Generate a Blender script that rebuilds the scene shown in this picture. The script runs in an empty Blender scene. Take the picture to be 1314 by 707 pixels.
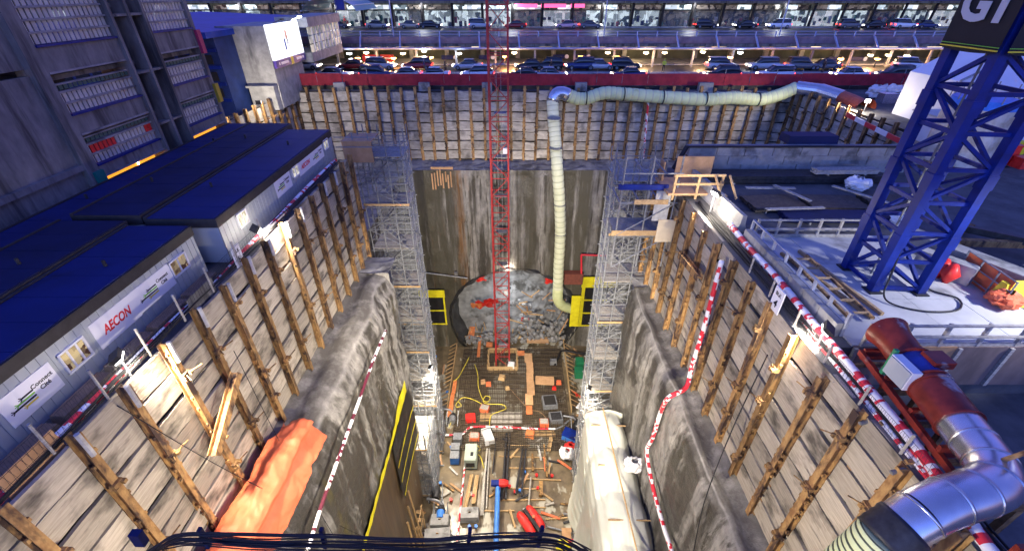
import bpy, bmesh, math, random
from mathutils import Vector, Matrix, noise as mn
random.seed(7)
S = bpy.context.scene
COL = S.collection
R = math.radians
# ------------------------------------------------------------------ camera
H = 46.0; PITCH = 33.0; FPX = 565.0
cam_d = bpy.data.cameras.new('camera'); cam = bpy.data.objects.new('camera', cam_d); COL.objects.link(cam)
cam.location = (0, 0, H); cam.rotation_euler = (R(90 - PITCH), 0, 0)
cam_d.sensor_width = 36.0; cam_d.lens = FPX / 1314 * 36.0
cam_d.clip_start = 0.1; cam_d.clip_end = 2000
S.camera = cam
# ------------------------------------------------------------------ world, dusk sky and the last glow of the sun
w = bpy.data.worlds.new('World'); S.world = w; w.use_nodes = True
nt = w.node_tree; nt.nodes.clear()
sky = nt.nodes.new('ShaderNodeTexSky'); sky.sky_type = 'NISHITA'; sky.sun_disc = False
sky.sun_elevation = R(-2.4); sky.sun_rotation = R(200); sky.ozone_density = 3.9; sky.air_density = 1.0; sky.dust_density = 0.3
bgn = nt.nodes.new('ShaderNodeBackground'); bgn.inputs[1].default_value = 0.16
wo = nt.nodes.new('ShaderNodeOutputWorld')
nt.links.new(sky.outputs[0], bgn.inputs[0]); nt.links.new(bgn.outputs[0], wo.inputs[0])
sd = bpy.data.lights.new('sun', 'SUN'); sd.energy = 0.002; sd.angle = R(10); sd.color = (1, .8, .7)
sun = bpy.data.objects.new('sun', sd); COL.objects.link(sun); sun.rotation_euler = (R(89), 0, R(180 - 200))
S.view_settings.view_transform = 'Standard'; S.view_settings.look = 'None'
S.view_settings.exposure = 6.1; S.view_settings.gamma = 1.0
S.render.engine = 'CYCLES'
S.cycles.use_denoising = True
S.cycles.max_bounces = 6; S.cycles.transparent_max_bounces = 12
S.cycles.sample_clamp_indirect = 4.0
# ------------------------------------------------------------------ photo pixel -> point on a real plane
_c, _s = math.cos(R(PITCH)), math.sin(R(PITCH))
LK = 2.0 ** -6.1            # lamps and lit signs are rated for the dusk exposure set above
def ray(u, v):
    d = v - 353.5
    return Vector((u - 657.0, FPX * _c - d * _s, -FPX * _s - d * _c))
def Z(u, v, z=0.0):
    r = ray(u, v); return Vector((0, 0, H)) + r * ((z - H) / r.z)
def Y(u, v, y):
    r = ray(u, v); return Vector((0, 0, H)) + r * (y / r.y)
def X(u, v, x):
    r = ray(u, v); return Vector((0, 0, H)) + r * (x / r.x)
# ------------------------------------------------------------------ mesh builder
class MB:
    def __init__(s): s.v = []; s.f = []; s.m = []
    def quad(s, a, b, c, d, m=0):
        n = len(s.v); s.v += [Vector(a), Vector(b), Vector(c), Vector(d)]; s.f.append((n, n+1, n+2, n+3)); s.m.append(m); return s
    def box(s, c, size, rot=None, m=0, ch=0.0):
        n = len(s.v); hx, hy, hz = size[0]/2, size[1]/2, size[2]/2; c = Vector(c)
        for x, y, z in ((-hx,-hy,-hz),(hx,-hy,-hz),(hx,hy,-hz),(-hx,hy,-hz),(-hx+ch,-hy+ch,hz),(hx-ch,-hy+ch,hz),(hx-ch,hy-ch,hz),(-hx+ch,hy-ch,hz)):
            p = Vector((x, y, z)); s.v.append(c + (rot @ p if rot else p))
        for q in ((3,2,1,0),(4,5,6,7),(0,1,5,4),(1,2,6,5),(2,3,7,6),(3,0,4,7)):
            s.f.append(tuple(n+i for i in q)); s.m.append(m)
        return s
    def span(s, a, b, m=0):
        a = Vector(a); b = Vector(b); return s.box((a+b)/2, [abs(b[i]-a[i]) for i in range(3)], m=m)
    def bar(s, p, q, w, h=None, m=0, roll=0.0):
        p = Vector(p); q = Vector(q); d = q - p; L = d.length; h = h or w
        if L < 1e-6: return s
        return s.box((p+q)/2, (w, h, L), d.to_track_quat('Z', 'Y').to_matrix() @ Matrix.Rotation(roll, 3, 'Z'), m)
    def tube(s, pts, r, n=8, m=0, caps=True):
        pts = [Vector(p) for p in pts]; k = len(pts); base = len(s.v)
        up = None
        for i, p in enumerate(pts):
            t = (pts[min(i+1, k-1)] - pts[max(i-1, 0)]).normalized()
            if up is None:
                up = Vector((0,0,1)) if abs(t.z) < .9 else Vector((1,0,0))
            a = t.cross(up).normalized(); up = a.cross(t).normalized(); b = up
            rr = r(i) if callable(r) else (r[i] if isinstance(r, (list, tuple)) else r)
            for j in range(n):
                g = 2*math.pi*j/n; s.v.append(p + a*(rr*math.cos(g)) + b*(rr*math.sin(g)))
        for i in range(k-1):
            for j in range(n):
                j2 = (j+1) % n
                s.f.append((base+i*n+j, base+(i+1)*n+j, base+(i+1)*n+j2, base+i*n+j2)); s.m.append(m(i, j) if callable(m) else m)
        if caps:
            mm = 0 if callable(m) else m
            s.f.append(tuple(base+j for j in range(n))); s.m.append(mm)
            s.f.append(tuple(base+(k-1)*n+j for j in reversed(range(n)))); s.m.append(mm)
        return s
    def prism(s, poly, axis, a, b, m=0):     # poly of 2-D points swept along axis from a to b
        n = len(s.v); k = len(poly)
        def P(p, t): return Vector((t, p[0], p[1])) if axis == 'x' else Vector((p[0], t, p[1])) if axis == 'y' else Vector((p[0], p[1], t))
        s.v += [P(p, a) for p in poly] + [P(p, b) for p in poly]
        s.f.append(tuple(n+i for i in range(k))); s.f.append(tuple(n+k+i for i in reversed(range(k)))); s.m += [m, m]
        for i in range(k):
            j = (i+1) % k; s.f.append((n+i, n+k+i, n+k+j, n+j)); s.m.append(m)
        return s
    def grid(s, fn, nu, nv, m=0, keep=None):
        n = len(s.v)
        s.v += [Vector(fn(i/nu, j/nv)) for i in range(nu+1) for j in range(nv+1)]
        for i in range(nu):
            for j in range(nv):
                if keep and not keep(i, j): continue
                a = n + i*(nv+1) + j
                s.f.append((a, a+nv+1, a+nv+2, a+1)); s.m.append(m)
        return s
    def mesh(s, name, mats, smooth=False, off=None):
        me = bpy.data.meshes.new(name)
        vs = [v - off for v in s.v] if off is not None else s.v
        me.from_pydata([tuple(v) for v in vs], [], s.f)
        for m in (mats if isinstance(mats, (list, tuple)) else [mats]): me.materials.append(m)
        me.polygons.foreach_set('material_index', s.m)
        bm = bmesh.new(); bm.from_mesh(me)
        bmesh.ops.recalc_face_normals(bm, faces=bm.faces); bm.to_mesh(me); bm.free()
        if smooth: me.polygons.foreach_set('use_smooth', [True]*len(me.polygons))
        me.update(); return me
    def build(s, name, mats, parent=None, smooth=False):
        o = link(name, None, parent, mesh=s.mesh(name, mats, smooth, WL[parent] if parent else None)); return o
WL = {}
def link(name, loc=None, parent=None, mesh=None, rot=None, scale=None):
    o = bpy.data.objects.new(name, mesh); COL.objects.link(o)
    if parent is not None:
        o.parent = parent; base = WL[parent]
        o.location = (Vector(loc) - base) if loc is not None else (0, 0, 0)
        WL[o] = Vector(loc) if loc is not None else base.copy()
    else:
        o.location = loc if loc is not None else (0, 0, 0); WL[o] = Vector(o.location)
    if rot is not None: o.rotation_euler = rot
    if scale is not None: o.scale = scale
    return o
def tag(o, label, cat, group=None, kind=None):
    if label: o['label'] = label
    if cat: o['category'] = cat
    if group: o['group'] = group
    if kind: o['kind'] = kind
    return o
def thing(name, label, cat, loc, group=None): return tag(link(name, loc), label, cat, group)
def struct(name, mb, mats, smooth=False):
    o = mb.build(name, mats, None, smooth); o['kind'] = 'structure'; return o
def copy_tree(o, loc=None, rz=None, parent=None):
    c = o.copy(); COL.objects.link(c)
    if parent is not None: c.parent = parent
    for ch in KIDS.get(o, ()): KIDS.setdefault(c, []).append(copy_tree(ch, parent=c))
    if loc is not None: c.location = loc
    if rz is not None: c.rotation_euler[2] = rz
    WL[c] = Vector(c.location); return c
KIDS = {}
def kid(p, o): KIDS.setdefault(p, []).append(o); return o
UNIT = {}
def unit(mat):        # shared unit cube per material for plain pieces
    if mat.name not in UNIT: UNIT[mat.name] = MB().box((0,0,0), (1,1,1)).mesh('unit_piece', mat)
    return UNIT[mat.name]
def ubox(name, c, size, mat, parent, rot=None): return link(name, c, parent, unit(mat), rot, size)
def ubar(name, p, q, wd, ht, mat, parent):
    p = Vector(p); q = Vector(q); d = q - p
    return link(name, (p+q)/2, parent, unit(mat), d.to_track_quat('Z', 'Y').to_euler(), (wd, ht, d.length))
UT = {}
def utube(name, p, q, r, mat, parent):
    if mat.name not in UT: UT[mat.name] = MB().tube([(0,0,-.5),(0,0,.5)], 1.0, 6).mesh('unit_tube', mat, False)
    p = Vector(p); q = Vector(q); d = q - p
    return link(name, (p+q)/2, parent, UT[mat.name], d.to_track_quat('Z', 'Y').to_euler(), (r, r, d.length))
# ------------------------------------------------------------------ materials
def mat(name, c, c2=None, rough=.7, metal=0.0, sc=(1.,1.,1.), nsc=3.0, det=6.0, bump=0.0, lo=.35, hi=.65, c3=None, sc3=None, lo3=.5, hi3=.62, obj=False, spec=.3, vary=0.0):
    m = bpy.data.materials.new(name); m.use_nodes = True; t = m.node_tree; N = t.nodes; L = t.links
    b = N['Principled BSDF']; b.inputs['Roughness'].default_value = rough; b.inputs['Metallic'].default_value = metal
    b.inputs['Specular IOR Level'].default_value = spec
    b.inputs['Base Color'].default_value = (*c, 1)
    m.diffuse_color = (*c, 1)
    if c2 is None and not bump: return m
    if obj:
        g = N.new('ShaderNodeTexCoord'); src = g.outputs['Object']
    else:
        g = N.new('ShaderNodeNewGeometry'); src = g.outputs['Position']
    def nz(sc, nsc, det):
        mp = N.new('ShaderNodeMapping'); mp.inputs['Scale'].default_value = sc; L.new(src, mp.inputs[0])
        n = N.new('ShaderNodeTexNoise'); n.inputs['Scale'].default_value = nsc; n.inputs['Detail'].default_value = det; n.inputs['Roughness'].default_value = .62
        L.new(mp.outputs[0], n.inputs[0]); return n
    n = nz(sc, nsc, det)
    cur = None
    def ramp(n, lo, hi):
        r = N.new('ShaderNodeMapRange'); r.inputs[1].default_value = lo; r.inputs[2].default_value = hi; L.new(n.outputs[0], r.inputs[0]); return r
    def mix(fac, a, bb):
        x = N.new('ShaderNodeMix'); x.data_type = 'RGBA'
        L.new(fac, x.inputs[0])
        for i, q in ((6, a), (7, bb)):
            if isinstance(q, tuple): x.inputs[i].default_value = (*q, 1)
            else: L.new(q, x.inputs[i])
        return x.outputs[2]
    cur = mix(ramp(n, lo, hi).outputs[0], c, c2 or c)
    if c3 is not None:
        n3 = nz(sc3 or sc, nsc*.5, 4.0); cur = mix(ramp(n3, lo3, hi3).outputs[0], cur, c3)
    if vary:
        oi = N.new('ShaderNodeObjectInfo'); hs = N.new('ShaderNodeHueSaturation'); r = N.new('ShaderNodeMapRange')
        r.inputs[3].default_value = 1-vary; r.inputs[4].default_value = 1+vary
        L.new(oi.outputs['Random'], r.inputs[0]); L.new(r.outputs[0], hs.inputs['Value']); L.new(cur, hs.inputs['Color']); cur = hs.outputs[0]
    L.new(cur, b.inputs['Base Color'])
    if bump:
        bp = N.new('ShaderNodeBump'); bp.inputs['Strength'].default_value = bump; bp.inputs['Distance'].default_value = .05
        L.new(n.outputs[0], bp.inputs['Height']); L.new(bp.outputs[0], b.inputs['Normal'])
    return m
def emit(name, c, s):
    m = bpy.data.materials.new(name); m.use_nodes = True; b = m.node_tree.nodes['Principled BSDF']
    b.inputs['Base Color'].default_value = (*c, 1); b.inputs['Emission Color'].default_value = (*c, 1); b.inputs['Emission Strength'].default_value = s*LK
    return m
def glassy(name, c, alpha, rough=.1):
    m = mat(name, c, rough=rough, spec=.6); m.node_tree.nodes['Principled BSDF'].inputs['Alpha'].default_value = alpha; return m
M = {}
M['panel'] = mat('lagging_concrete', (.45,.4,.32), (.27,.235,.19), rough=.85, sc=(.6,.6,9.), nsc=2.2, det=9., bump=.6, lo=.36, hi=.72, c3=(.09,.08,.066), sc3=(.55,.55,1.1), lo3=.5, hi3=.68, vary=.25)
M['panel_far'] = mat('lagging_concrete_far', (.5,.46,.4), (.3,.275,.235), rough=.85, sc=(.7,.7,2.), nsc=1.6, bump=.4, c3=(.07,.062,.055), sc3=(.5,.5,.35), lo3=.52, hi3=.7, vary=.25)
M['soil'] = mat('packed_soil', (.06,.05,.042), (.03,.027,.024), rough=.95, bump=.6)
M['rust'] = mat('rusted_steel', (.4,.245,.095), (.21,.11,.045), rough=.85, metal=0., nsc=5., sc=(1,1,.5), det=9., bump=.5, c3=(.055,.035,.028), sc3=(1,1,.35), lo3=.46, hi3=.62, vary=.3)
M['galv'] = mat('galvanised_tube', (.27,.28,.3), (.17,.18,.2), rough=.5, metal=.4, nsc=5)
M['rock'] = None
M['shot'] = mat('shotcrete', (.27,.27,.275), (.17,.17,.175), rough=.65, nsc=.9, bump=.6, c3=(.08,.08,.085), lo3=.5, hi3=.7)
M['heading'] = mat('sprayed_heading', (.2,.205,.215), (.12,.123,.13), rough=.55, sc=(.5,1,1.6), nsc=.8, bump=.5, c3=(.05,.049,.048), sc3=(.9,1,1.3), lo3=.56, hi3=.64)
M['liner'] = mat('shaded_lining', (.05,.05,.052), (.025,.025,.027), rough=.5, nsc=1.5, bump=.6)  # dark tone paints the shade inside the recessed tunnel rim
M['mud'] = mat('mud_slab', (.2,.155,.095), (.085,.066,.04), rough=.35, nsc=.55, det=10., bump=.35, c3=(.36,.345,.28), sc3=(1,.6,1), lo3=.54, hi3=.57, spec=.5)
M['ground'] = mat('yard_asphalt', (.11,.11,.115), (.06,.06,.063), rough=.85, nsc=1.1, bump=.2, c3=(.13,.13,.135), lo3=.56, hi3=.7)
M['street'] = mat('street_asphalt', (.07,.065,.062), (.045,.043,.042), rough=.45, nsc=.8)
M['conc'] = mat('cast_concrete', (.33,.33,.33), (.21,.21,.215), rough=.85, nsc=1.3, bump=.25, c3=(.12,.12,.125), sc3=(1,1,.25), lo3=.56, hi3=.7)
M['conc_d'] = mat('weathered_concrete', (.24,.235,.23), (.14,.14,.14), rough=.85, nsc=1.6, sc=(1,1,.4), bump=.25, c3=(.07,.068,.068), sc3=(1.6,1.6,.2), lo3=.5, hi3=.66)
M['pad'] = mat('pad_concrete', (.46,.46,.46), (.36,.36,.365), rough=.8, nsc=.8, c3=(.17,.165,.16), lo3=.58, hi3=.7)
M['block'] = mat('block_concrete', (.3,.3,.3), (.19,.19,.195), rough=.88, nsc=1.4, bump=.4, c3=(.09,.09,.09), lo3=.55, hi3=.72, vary=.14)
M['roof'] = mat('blue_roof_membrane', (.005,.016,.12), (.004,.012,.085), rough=.65, nsc=.5, c3=(.003,.006,.03), lo3=.6, hi3=.75)
M['roof2'] = mat('dark_blue_roof_felt', (.006,.012,.07), (.004,.008,.045), rough=.7, nsc=.6)
M['fascia'] = mat('brown_fascia', (.045,.04,.042), (.03,.027,.028), rough=.6)
M['siding'] = mat('trailer_siding', (.42,.45,.46), (.37,.4,.42), rough=.5, nsc=.6, c3=(.28,.29,.29), lo3=.62, hi3=.8)
M['white'] = mat('white_paint', (.74,.74,.76), (.66,.66,.68), rough=.5, nsc=1)
M['sign'] = mat('sign_white', (.78,.78,.82), rough=.4)
M['redtxt'] = mat('red_print', (.7,.03,.03), rough=.5)
M['blk'] = mat('black_print', (.02,.02,.025), rough=.5)
M['grn'] = mat('green_print', (.2,.5,.06), rough=.5)
M['ylw'] = mat('yellow_print', (.75,.6,.05), rough=.5)
M['wood'] = mat('timber', (.48,.33,.17), (.33,.21,.1), rough=.8, nsc=3, sc=(3,3,3), vary=.2)
M['ply'] = mat('plywood', (.5,.3,.16), (.38,.22,.11), rough=.75, nsc=2, vary=.18)
M['oply'] = mat('orange_formply', (.6,.2,.07), (.42,.13,.05), rough=.6, nsc=2, vary=.1)
M['greywood'] = mat('weathered_timber', (.4,.38,.34), (.24,.22,.2), rough=.85, nsc=3, sc=(2,2,5), vary=.12)
M['steel'] = mat('dark_steel', (.05,.05,.055), (.025,.025,.028), rough=.5, metal=.3, nsc=4)
M['rebar'] = mat('rebar_steel', (.1,.078,.055), (.05,.038,.03), rough=.7, nsc=5)
M['red'] = mat('red_paint', (.42,.035,.035), (.3,.025,.028), rough=.45, nsc=2)
M['craneblue'] = mat('crane_blue', (.003,.02,.21), (.003,.012,.12), rough=.5, det=9., nsc=1.4, c3=(.012,.014,.05), lo3=.62, hi3=.72)
M['fanred'] = mat('fan_red', (.24,.035,.022), (.13,.018,.015), rough=.35, nsc=2.2, c3=(.3,.26,.26), sc3=(1,1,1), lo3=.6, hi3=.68)
M['duct'] = mat('duct_fabric', (.62,.68,.38), (.54,.6,.31), rough=.6, nsc=1.2, c3=(.42,.36,.12), lo3=.6, hi3=.75)
M['ductp'] = mat('pale_duct_fabric', (.7,.73,.55), (.6,.63,.42), rough=.6, nsc=1., c3=(.5,.42,.14), sc3=(1,1,.5), lo3=.6, hi3=.75)
M['sheet'] = mat('sheet_metal', (.62,.64,.68), (.5,.52,.57), rough=.27, metal=.9, nsc=3)
M['yel'] = mat('yellow_membrane', (.72,.66,.02), (.6,.52,.015), rough=.55, nsc=1.5)
M['blkm'] = mat('black_membrane', (.02,.02,.022), (.012,.012,.014), rough=.5, nsc=2, bump=.4)
M['earth'] = mat('earth_bank', (.22,.16,.125), (.13,.095,.08), rough=.95, nsc=2.5, det=9., bump=.6, c3=(.28,.17,.09), lo3=.58, hi3=.7)
M['brown'] = mat('brown_waterproofing', (.1,.066,.033), (.045,.032,.02), rough=.45, sc=(1.5,1.5,.12), nsc=2., bump=.2, c3=(.13,.08,.03), sc3=(2,2,.1), lo3=.6, hi3=.75)
M['tarp'] = mat('orange_tarp', (.72,.17,.075), (.6,.13,.055), rough=.55, nsc=1.3, bump=.3, c3=(.55,.11,.05), lo3=.66, hi3=.74)
M['wrap'] = mat('white_shrink_wrap', (.66,.67,.6), (.57,.59,.51), rough=.38, nsc=1.6, sc=(1,.35,1), det=10., bump=.9)
M['fencered'] = mat('fence_red_fabric', (.3,.022,.04), (.2,.016,.028), rough=.8, nsc=1.5)
M['net'] = glassy('debris_net', (.42,.46,.52), .28, .9)
M['black'] = mat('black_rubber', (.015,.015,.018), rough=.55)
M['white2'] = mat('pipe_white', (.75,.74,.76), rough=.45)
M['pred'] = mat('pipe_red', (.6,.03,.05), rough=.45)
M['redtarp'] = mat('red_plastic', (.7,.04,.03), (.5,.02,.02), rough=.4, nsc=3)
M['yhose'] = mat('yellow_hose', (.6,.5,.06), rough=.5)
M['bluep'] = mat('blue_paint', (.05,.2,.62), (.04,.15,.5), rough=.4, nsc=3)
M['green'] = mat('green_paint', (.02,.2,.09), rough=.45)
M['genset'] = mat('grey_green_enclosure', (.36,.42,.36), (.3,.35,.3), rough=.5, nsc=3)
M['banner'] = mat('black_banner', (.02,.02,.022), (.014,.014,.016), rough=.7, nsc=.8)
M['silver'] = mat('silver_print', (.5,.52,.55), rough=.4)
M['glass'] = glassy('window_glass', (.1,.12,.14), .35, .05)
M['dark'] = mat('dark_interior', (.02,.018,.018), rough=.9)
M['e_white'] = emit('lamp_white', (1, .97, .9), 40)
M['e_cool'] = emit('lamp_cool', (.85, .95, 1), 40)
M['e_or'] = emit('lamp_orange', (1, .42, .1), 25)
M['e_warm'] = emit('lamp_warm', (1, .72, .38), 30)
M['e_tail'] = emit('tail_red', (1, .03, .02), 14)
M['e_head'] = emit('head_white', (1, .93, .8), 22)
M['e_win'] = emit('lit_window', (1, .82, .5), 1.7)
M['orange_l'] = emit('orange_opening_glow', (1, .35, .03), 1.4)  # glow painted for the orange light in the garage's ground-level opening

def rock_mat():
    m = bpy.data.materials.new('wet_rock'); m.use_nodes = True; t = m.node_tree; N = t.nodes; L = t.links; b = N['Principled BSDF']
    g = N.new('ShaderNodeNewGeometry')
    def nz(sc, s, d):
        mp = N.new('ShaderNodeMapping'); mp.inputs['Scale'].default_value = sc; L.new(g.outputs['Position'], mp.inputs[0])
        n = N.new('ShaderNodeTexNoise'); n.inputs['Scale'].default_value = s; n.inputs['Detail'].default_value = d; n.inputs['Roughness'].default_value = .65; L.new(mp.outputs[0], n.inputs[0]); return n.outputs[0]
    def mr(x, lo, hi):
        r = N.new('ShaderNodeMapRange'); r.inputs[1].default_value = lo; r.inputs[2].default_value = hi; L.new(x, r.inputs[0]); return r.outputs[0]
    def mix(f, a, c):
        x = N.new('ShaderNodeMix'); x.data_type = 'RGBA'; L.new(f, x.inputs[0])
        for i, q in ((6, a), (7, c)):
            if isinstance(q, tuple): x.inputs[i].default_value = (*q, 1)
            else: L.new(q, x.inputs[i])
        return x.outputs[2]
    def mul(a, c):
        x = N.new('ShaderNodeMath'); x.operation = 'MULTIPLY'; L.new(a, x.inputs[0]); L.new(c, x.inputs[1]); return x.outputs[0]
    base = mix(mr(nz((1,1,.6), 1.8, 12), .32, .66), (.3,.288,.268), (.165,.158,.148))
    streak = mr(nz((.6,.6,.03), 1., 7), .46, .54)               # wet seepage runs
    patch = mr(nz((.17,.17,.1), 1., 5), .33, .44)
    sn = N.new('ShaderNodeSeparateXYZ'); L.new(g.outputs['Normal'], sn.inputs[0]); an = N.new('ShaderNodeMath'); an.operation = 'ABSOLUTE'; L.new(sn.outputs[2], an.inputs[0]); steep = mr(an.outputs[0], .75, .4)
    wet = mul(mul(streak, patch), steep)
    c = mix(wet, base, (.05,.046,.04))
    fine = mul(mul(mr(nz((2.5,2.5,.12), 1., 4), .52, .66), patch), steep)
    c = mix(fine, c, (.04,.036,.029))
    sep = N.new('ShaderNodeSeparateXYZ'); L.new(g.outputs['Position'], sep.inputs[0])
    rz = mr(nz((1.0,1.0,.03), 1., 5), .46, .6)
    ax = N.new('ShaderNodeMath'); ax.operation = 'ADD'; ax.inputs[1].default_value = 8.2; L.new(sep.outputs[0], ax.inputs[0])
    ab = N.new('ShaderNodeMath'); ab.operation = 'ABSOLUTE'; L.new(ax.outputs[0], ab.inputs[0])
    inx = mr(ab.outputs[0], 3.4, 1.2); ydeep = mr(sep.outputs[1], 46., 49.)
    c = mix(mul(mul(rz, inx), ydeep), c, (.22,.095,.018))                # iron-stained seep on the end face
    moss = mr(nz((.5,.5,.08), 1.3, 5), .58, .7)
    c = mix(mul(moss, inx), c, (.1,.085,.02))
    def band(cx, w0, w1):
        q = N.new('ShaderNodeMath'); q.operation = 'ADD'; q.inputs[1].default_value = -cx; L.new(sep.outputs[0], q.inputs[0])
        q2 = N.new('ShaderNodeMath'); q2.operation = 'ABSOLUTE'; L.new(q.outputs[0], q2.inputs[0]); return mr(q2.outputs[0], w1, w0)
    topn = mr(nz((.7,.7,.7), 1.2, 8), .3, .55); flat_ = mr(an.outputs[0], .72, .9)
    c = mix(mul(topn, flat_), c, (.085,.078,.068))                  # wet muck lying on the flat of the bench
    damp = mr(nz((.8,.8,.05), 1., 6), .38, .5)
    for cx, a_, b_ in ((-10.2,2.2,4.4),(7.5,2.,4.),(2.,.6,1.8)): c = mix(mul(mul(band(cx,a_,b_), damp), ydeep), c, (.06,.055,.04))
    L.new(c, b.inputs['Base Color'])
    rr = N.new('ShaderNodeMapRange'); rr.inputs[3].default_value = .8; rr.inputs[4].default_value = .4; L.new(wet, rr.inputs[0]); L.new(rr.outputs[0], b.inputs['Roughness'])
    bp = N.new('ShaderNodeBump'); bp.inputs['Strength'].default_value = .7; bp.inputs['Distance'].default_value = .12
    L.new(nz((1,1,1), 3.2, 14), bp.inputs['Height']); L.new(bp.outputs[0], b.inputs['Normal'])
    return m
M['rock'] = rock_mat()
def text(name, body, size, mtl, parent, loc, rot, ext=.01, bold=0.0, shear=0.0, sx=1.0):
    cu = bpy.data.curves.new(name, 'FONT'); cu.body = body; cu.size = size; cu.extrude = ext; cu.offset = bold; cu.shear = shear
    cu.align_x = 'CENTER'; cu.align_y = 'CENTER'; cu.resolution_u = 3
    o = bpy.data.objects.new(name, cu); COL.objects.link(o); me = None
    dg = bpy.context.evaluated_depsgraph_get(); me = bpy.data.meshes.new_from_object(o.evaluated_get(dg))
    bpy.data.objects.remove(o); me.materials.clear(); me.materials.append(mtl)
    return link(name, loc, parent, me, rot, (sx, 1, 1))
def lamp(parent, loc, watts, col=(1,.9,.75), kind='POINT', target=None, size=.15, angle=120, blend=.6):
    d = bpy.data.lights.new('lamp_light', kind); d.energy = watts*LK; d.color = col; d.shadow_soft_size = size
    if kind == 'SPOT': d.spot_size = R(angle); d.spot_blend = blend
    o = link('lamp_light', loc, parent); o.location = o.location
    bpy.data.objects.remove(o); o = bpy.data.objects.new('lamp_light', d); COL.objects.link(o)
    o.parent = parent; o.location = Vector(loc) - WL[parent]
    if target is not None: o.rotation_euler = (Vector(target) - Vector(loc)).to_track_quat('-Z', 'Y').to_euler()
    return o
def crease(p, k=3):
    v = 0; a_ = 1.
    for i in range(k): v += a_*(.5-abs(mn.noise(p*(2.1**i)+Vector((i*7.,0,0))))); a_ *= .5
    return v
# ================================================================== ground, shaft, walls
GZ, GL, LZ = 36.0, 35.1, 27.9
XL, XR, YF = -11.6, 9.9, 54.8
g = MB()
B = 700
def flat(x0, x1, y0, y1, z): g.quad((x0,y0,z),(x1,y0,z),(x1,y1,z),(x0,y1,z))
flat(-B, XL-.3, -B, 30.7, GL); flat(-B, -25.8, 30.7, 55.1, GL); flat(XL-.3, XR+.4, -B, -4, GZ)
flat(XR+.4, B, -B, 11, 33.8); flat(XR, XR+.4, -4, 11, GZ)
flat(XR, B, 11, 28.6, GZ); flat(33.4, B, 28.6, 55.1, GZ); flat(-B, B, 55.1, B, GZ)
g.quad((XR+.4,-B,33.8),(XR+.4,11,33.8),(XR+.4,11,GZ),(XR+.4,-B,GZ)); g.quad((XR+.4,11,33.8),(B,11,33.8),(B,11,GZ),(XR+.4,11,GZ))
g.quad((-B,55.1,GL),(-25.8,55.1,GL),(-25.8,55.1,GZ),(-B,55.1,GZ)); g.quad((XL-.3,-B,GL),(XL-.3,-4,GL),(XL-.3,-4,GZ),(XL-.3,-B,GZ))
struct('ground', g, M['ground'])
# soil behind the lagging, near face of the shaft
g = MB()
g.quad((XL-.3,-4,LZ-1),(XL-.3,30.7,LZ-1),(XL-.3,30.7,GL),(XL-.3,-4,GL)); g.quad((XL-.3,30.7,LZ-1),(-25.8,30.7,LZ-1),(-25.8,30.7,GL),(XL-.3,30.7,GL))
g.quad((-25.8,30.7,LZ-1),(-25.8,55.1,LZ-1),(-25.8,55.1,GZ),(-25.8,30.7,GZ)); g.quad((-25.8,55.1,LZ-1),(33.4,55.1,LZ-1),(33.4,55.1,GZ),(-25.8,55.1,GZ))
g.quad((33.4,28.6,LZ-1),(33.4,55.1,LZ-1),(33.4,55.1,GZ),(33.4,28.6,GZ)); g.quad((XR+.3,28.6,LZ-1),(33.4,28.6,LZ-1),(33.4,28.6,GZ),(XR+.3,28.6,GZ))
g.quad((XR+.3,-4,LZ-1),(XR+.3,28.6,LZ-1),(XR+.3,28.6,GZ),(XR+.3,-4,GZ)); g.quad((XL-.3,-4,-1),(XR+.3,-4,-1),(XR+.3,-4,GZ),(XL-.3,-4,GZ))
struct('soil_face', g, M['soil'])
# ledges in the wide far part of the shaft
g = MB()
def ledge(x0,x1,y0,y1):
    g.grid(lambda a,b:(x0+(x1-x0)*a, y0+(y1-y0)*b, LZ+.25*mn.noise((x0+(x1-x0)*a*1., (y0+(y1-y0)*b), 3.))-.05), int(abs(x1-x0)/.6)+1, int(abs(y1-y0)/.6)+1)
ledge(-25.8,-12.9,30.7,55.1); ledge(14.4,33.4,28.6,55.1); ledge(-12.9,14.4,50.9,55.1); ledge(-12.9,-9.4,28.2,30.7)
struct('rock_ledge', g, M['shot'])
def pl(prof, t):
    L = [0]
    for a, b in zip(prof, prof[1:]): L.append(L[-1]+math.dist(a, b))
    d = t*L[-1]
    for i in range(len(prof)-1):
        if d <= L[i+1] or i == len(prof)-2:
            k = (d-L[i])/max(L[i+1]-L[i], 1e-6); return (prof[i][0]+(prof[i+1][0]-prof[i][0])*k, prof[i][1]+(prof[i+1][1]-prof[i][1])*k)
def rockface(name, prof, y0, y1, sgn, amp=.5):
    mb = MB(); ny = int((y1-y0)/.25); ns = 130
    def fn(a, b):
        y = y0+(y1-y0)*a; x, z = pl(prof, b)
        p = Vector((x*.35, y*.35, z*.35)); k = min(1., b*9)*min(1., (1-b)*12)
        d = (mn.fractal(p, 1., 2., 5)*amp + .09*mn.fractal(p*7, .8, 2.1, 5))*k
        c = mn.noise((0, y*.28, 7.))*.3*max(0., 1-abs(b-.08)*9)
        return (x-sgn*(d+c), y, z + mn.fractal(p+Vector((9,0,0)), 1., 2., 4)*.15*k + (mn.noise((0,y*.4,3.))*.22*max(0.,1-abs(b-.05)*12)))
    mb.grid(fn, ny, ns); return struct(name, mb, M['rock'], True)
rockface('rock_face', [(XL-.25,28.1),(XL+.5,27.7),(XL+1.1,27.9),(XL+1.9,27.5),(XL+2.35,26.4),(XL+2.4,18),(-9.6,0)], -3, 28.3, -1, .26)
rockface('rock_face', [(XR+.25,28.0),(XR-.5,27.6),(XR-.95,27.8),(XR-1.3,27.2),(XR-1.4,26),(XR-1.2,18),(9.3,0)], -3, 26.5, 1, .24)
g = MB()
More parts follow.
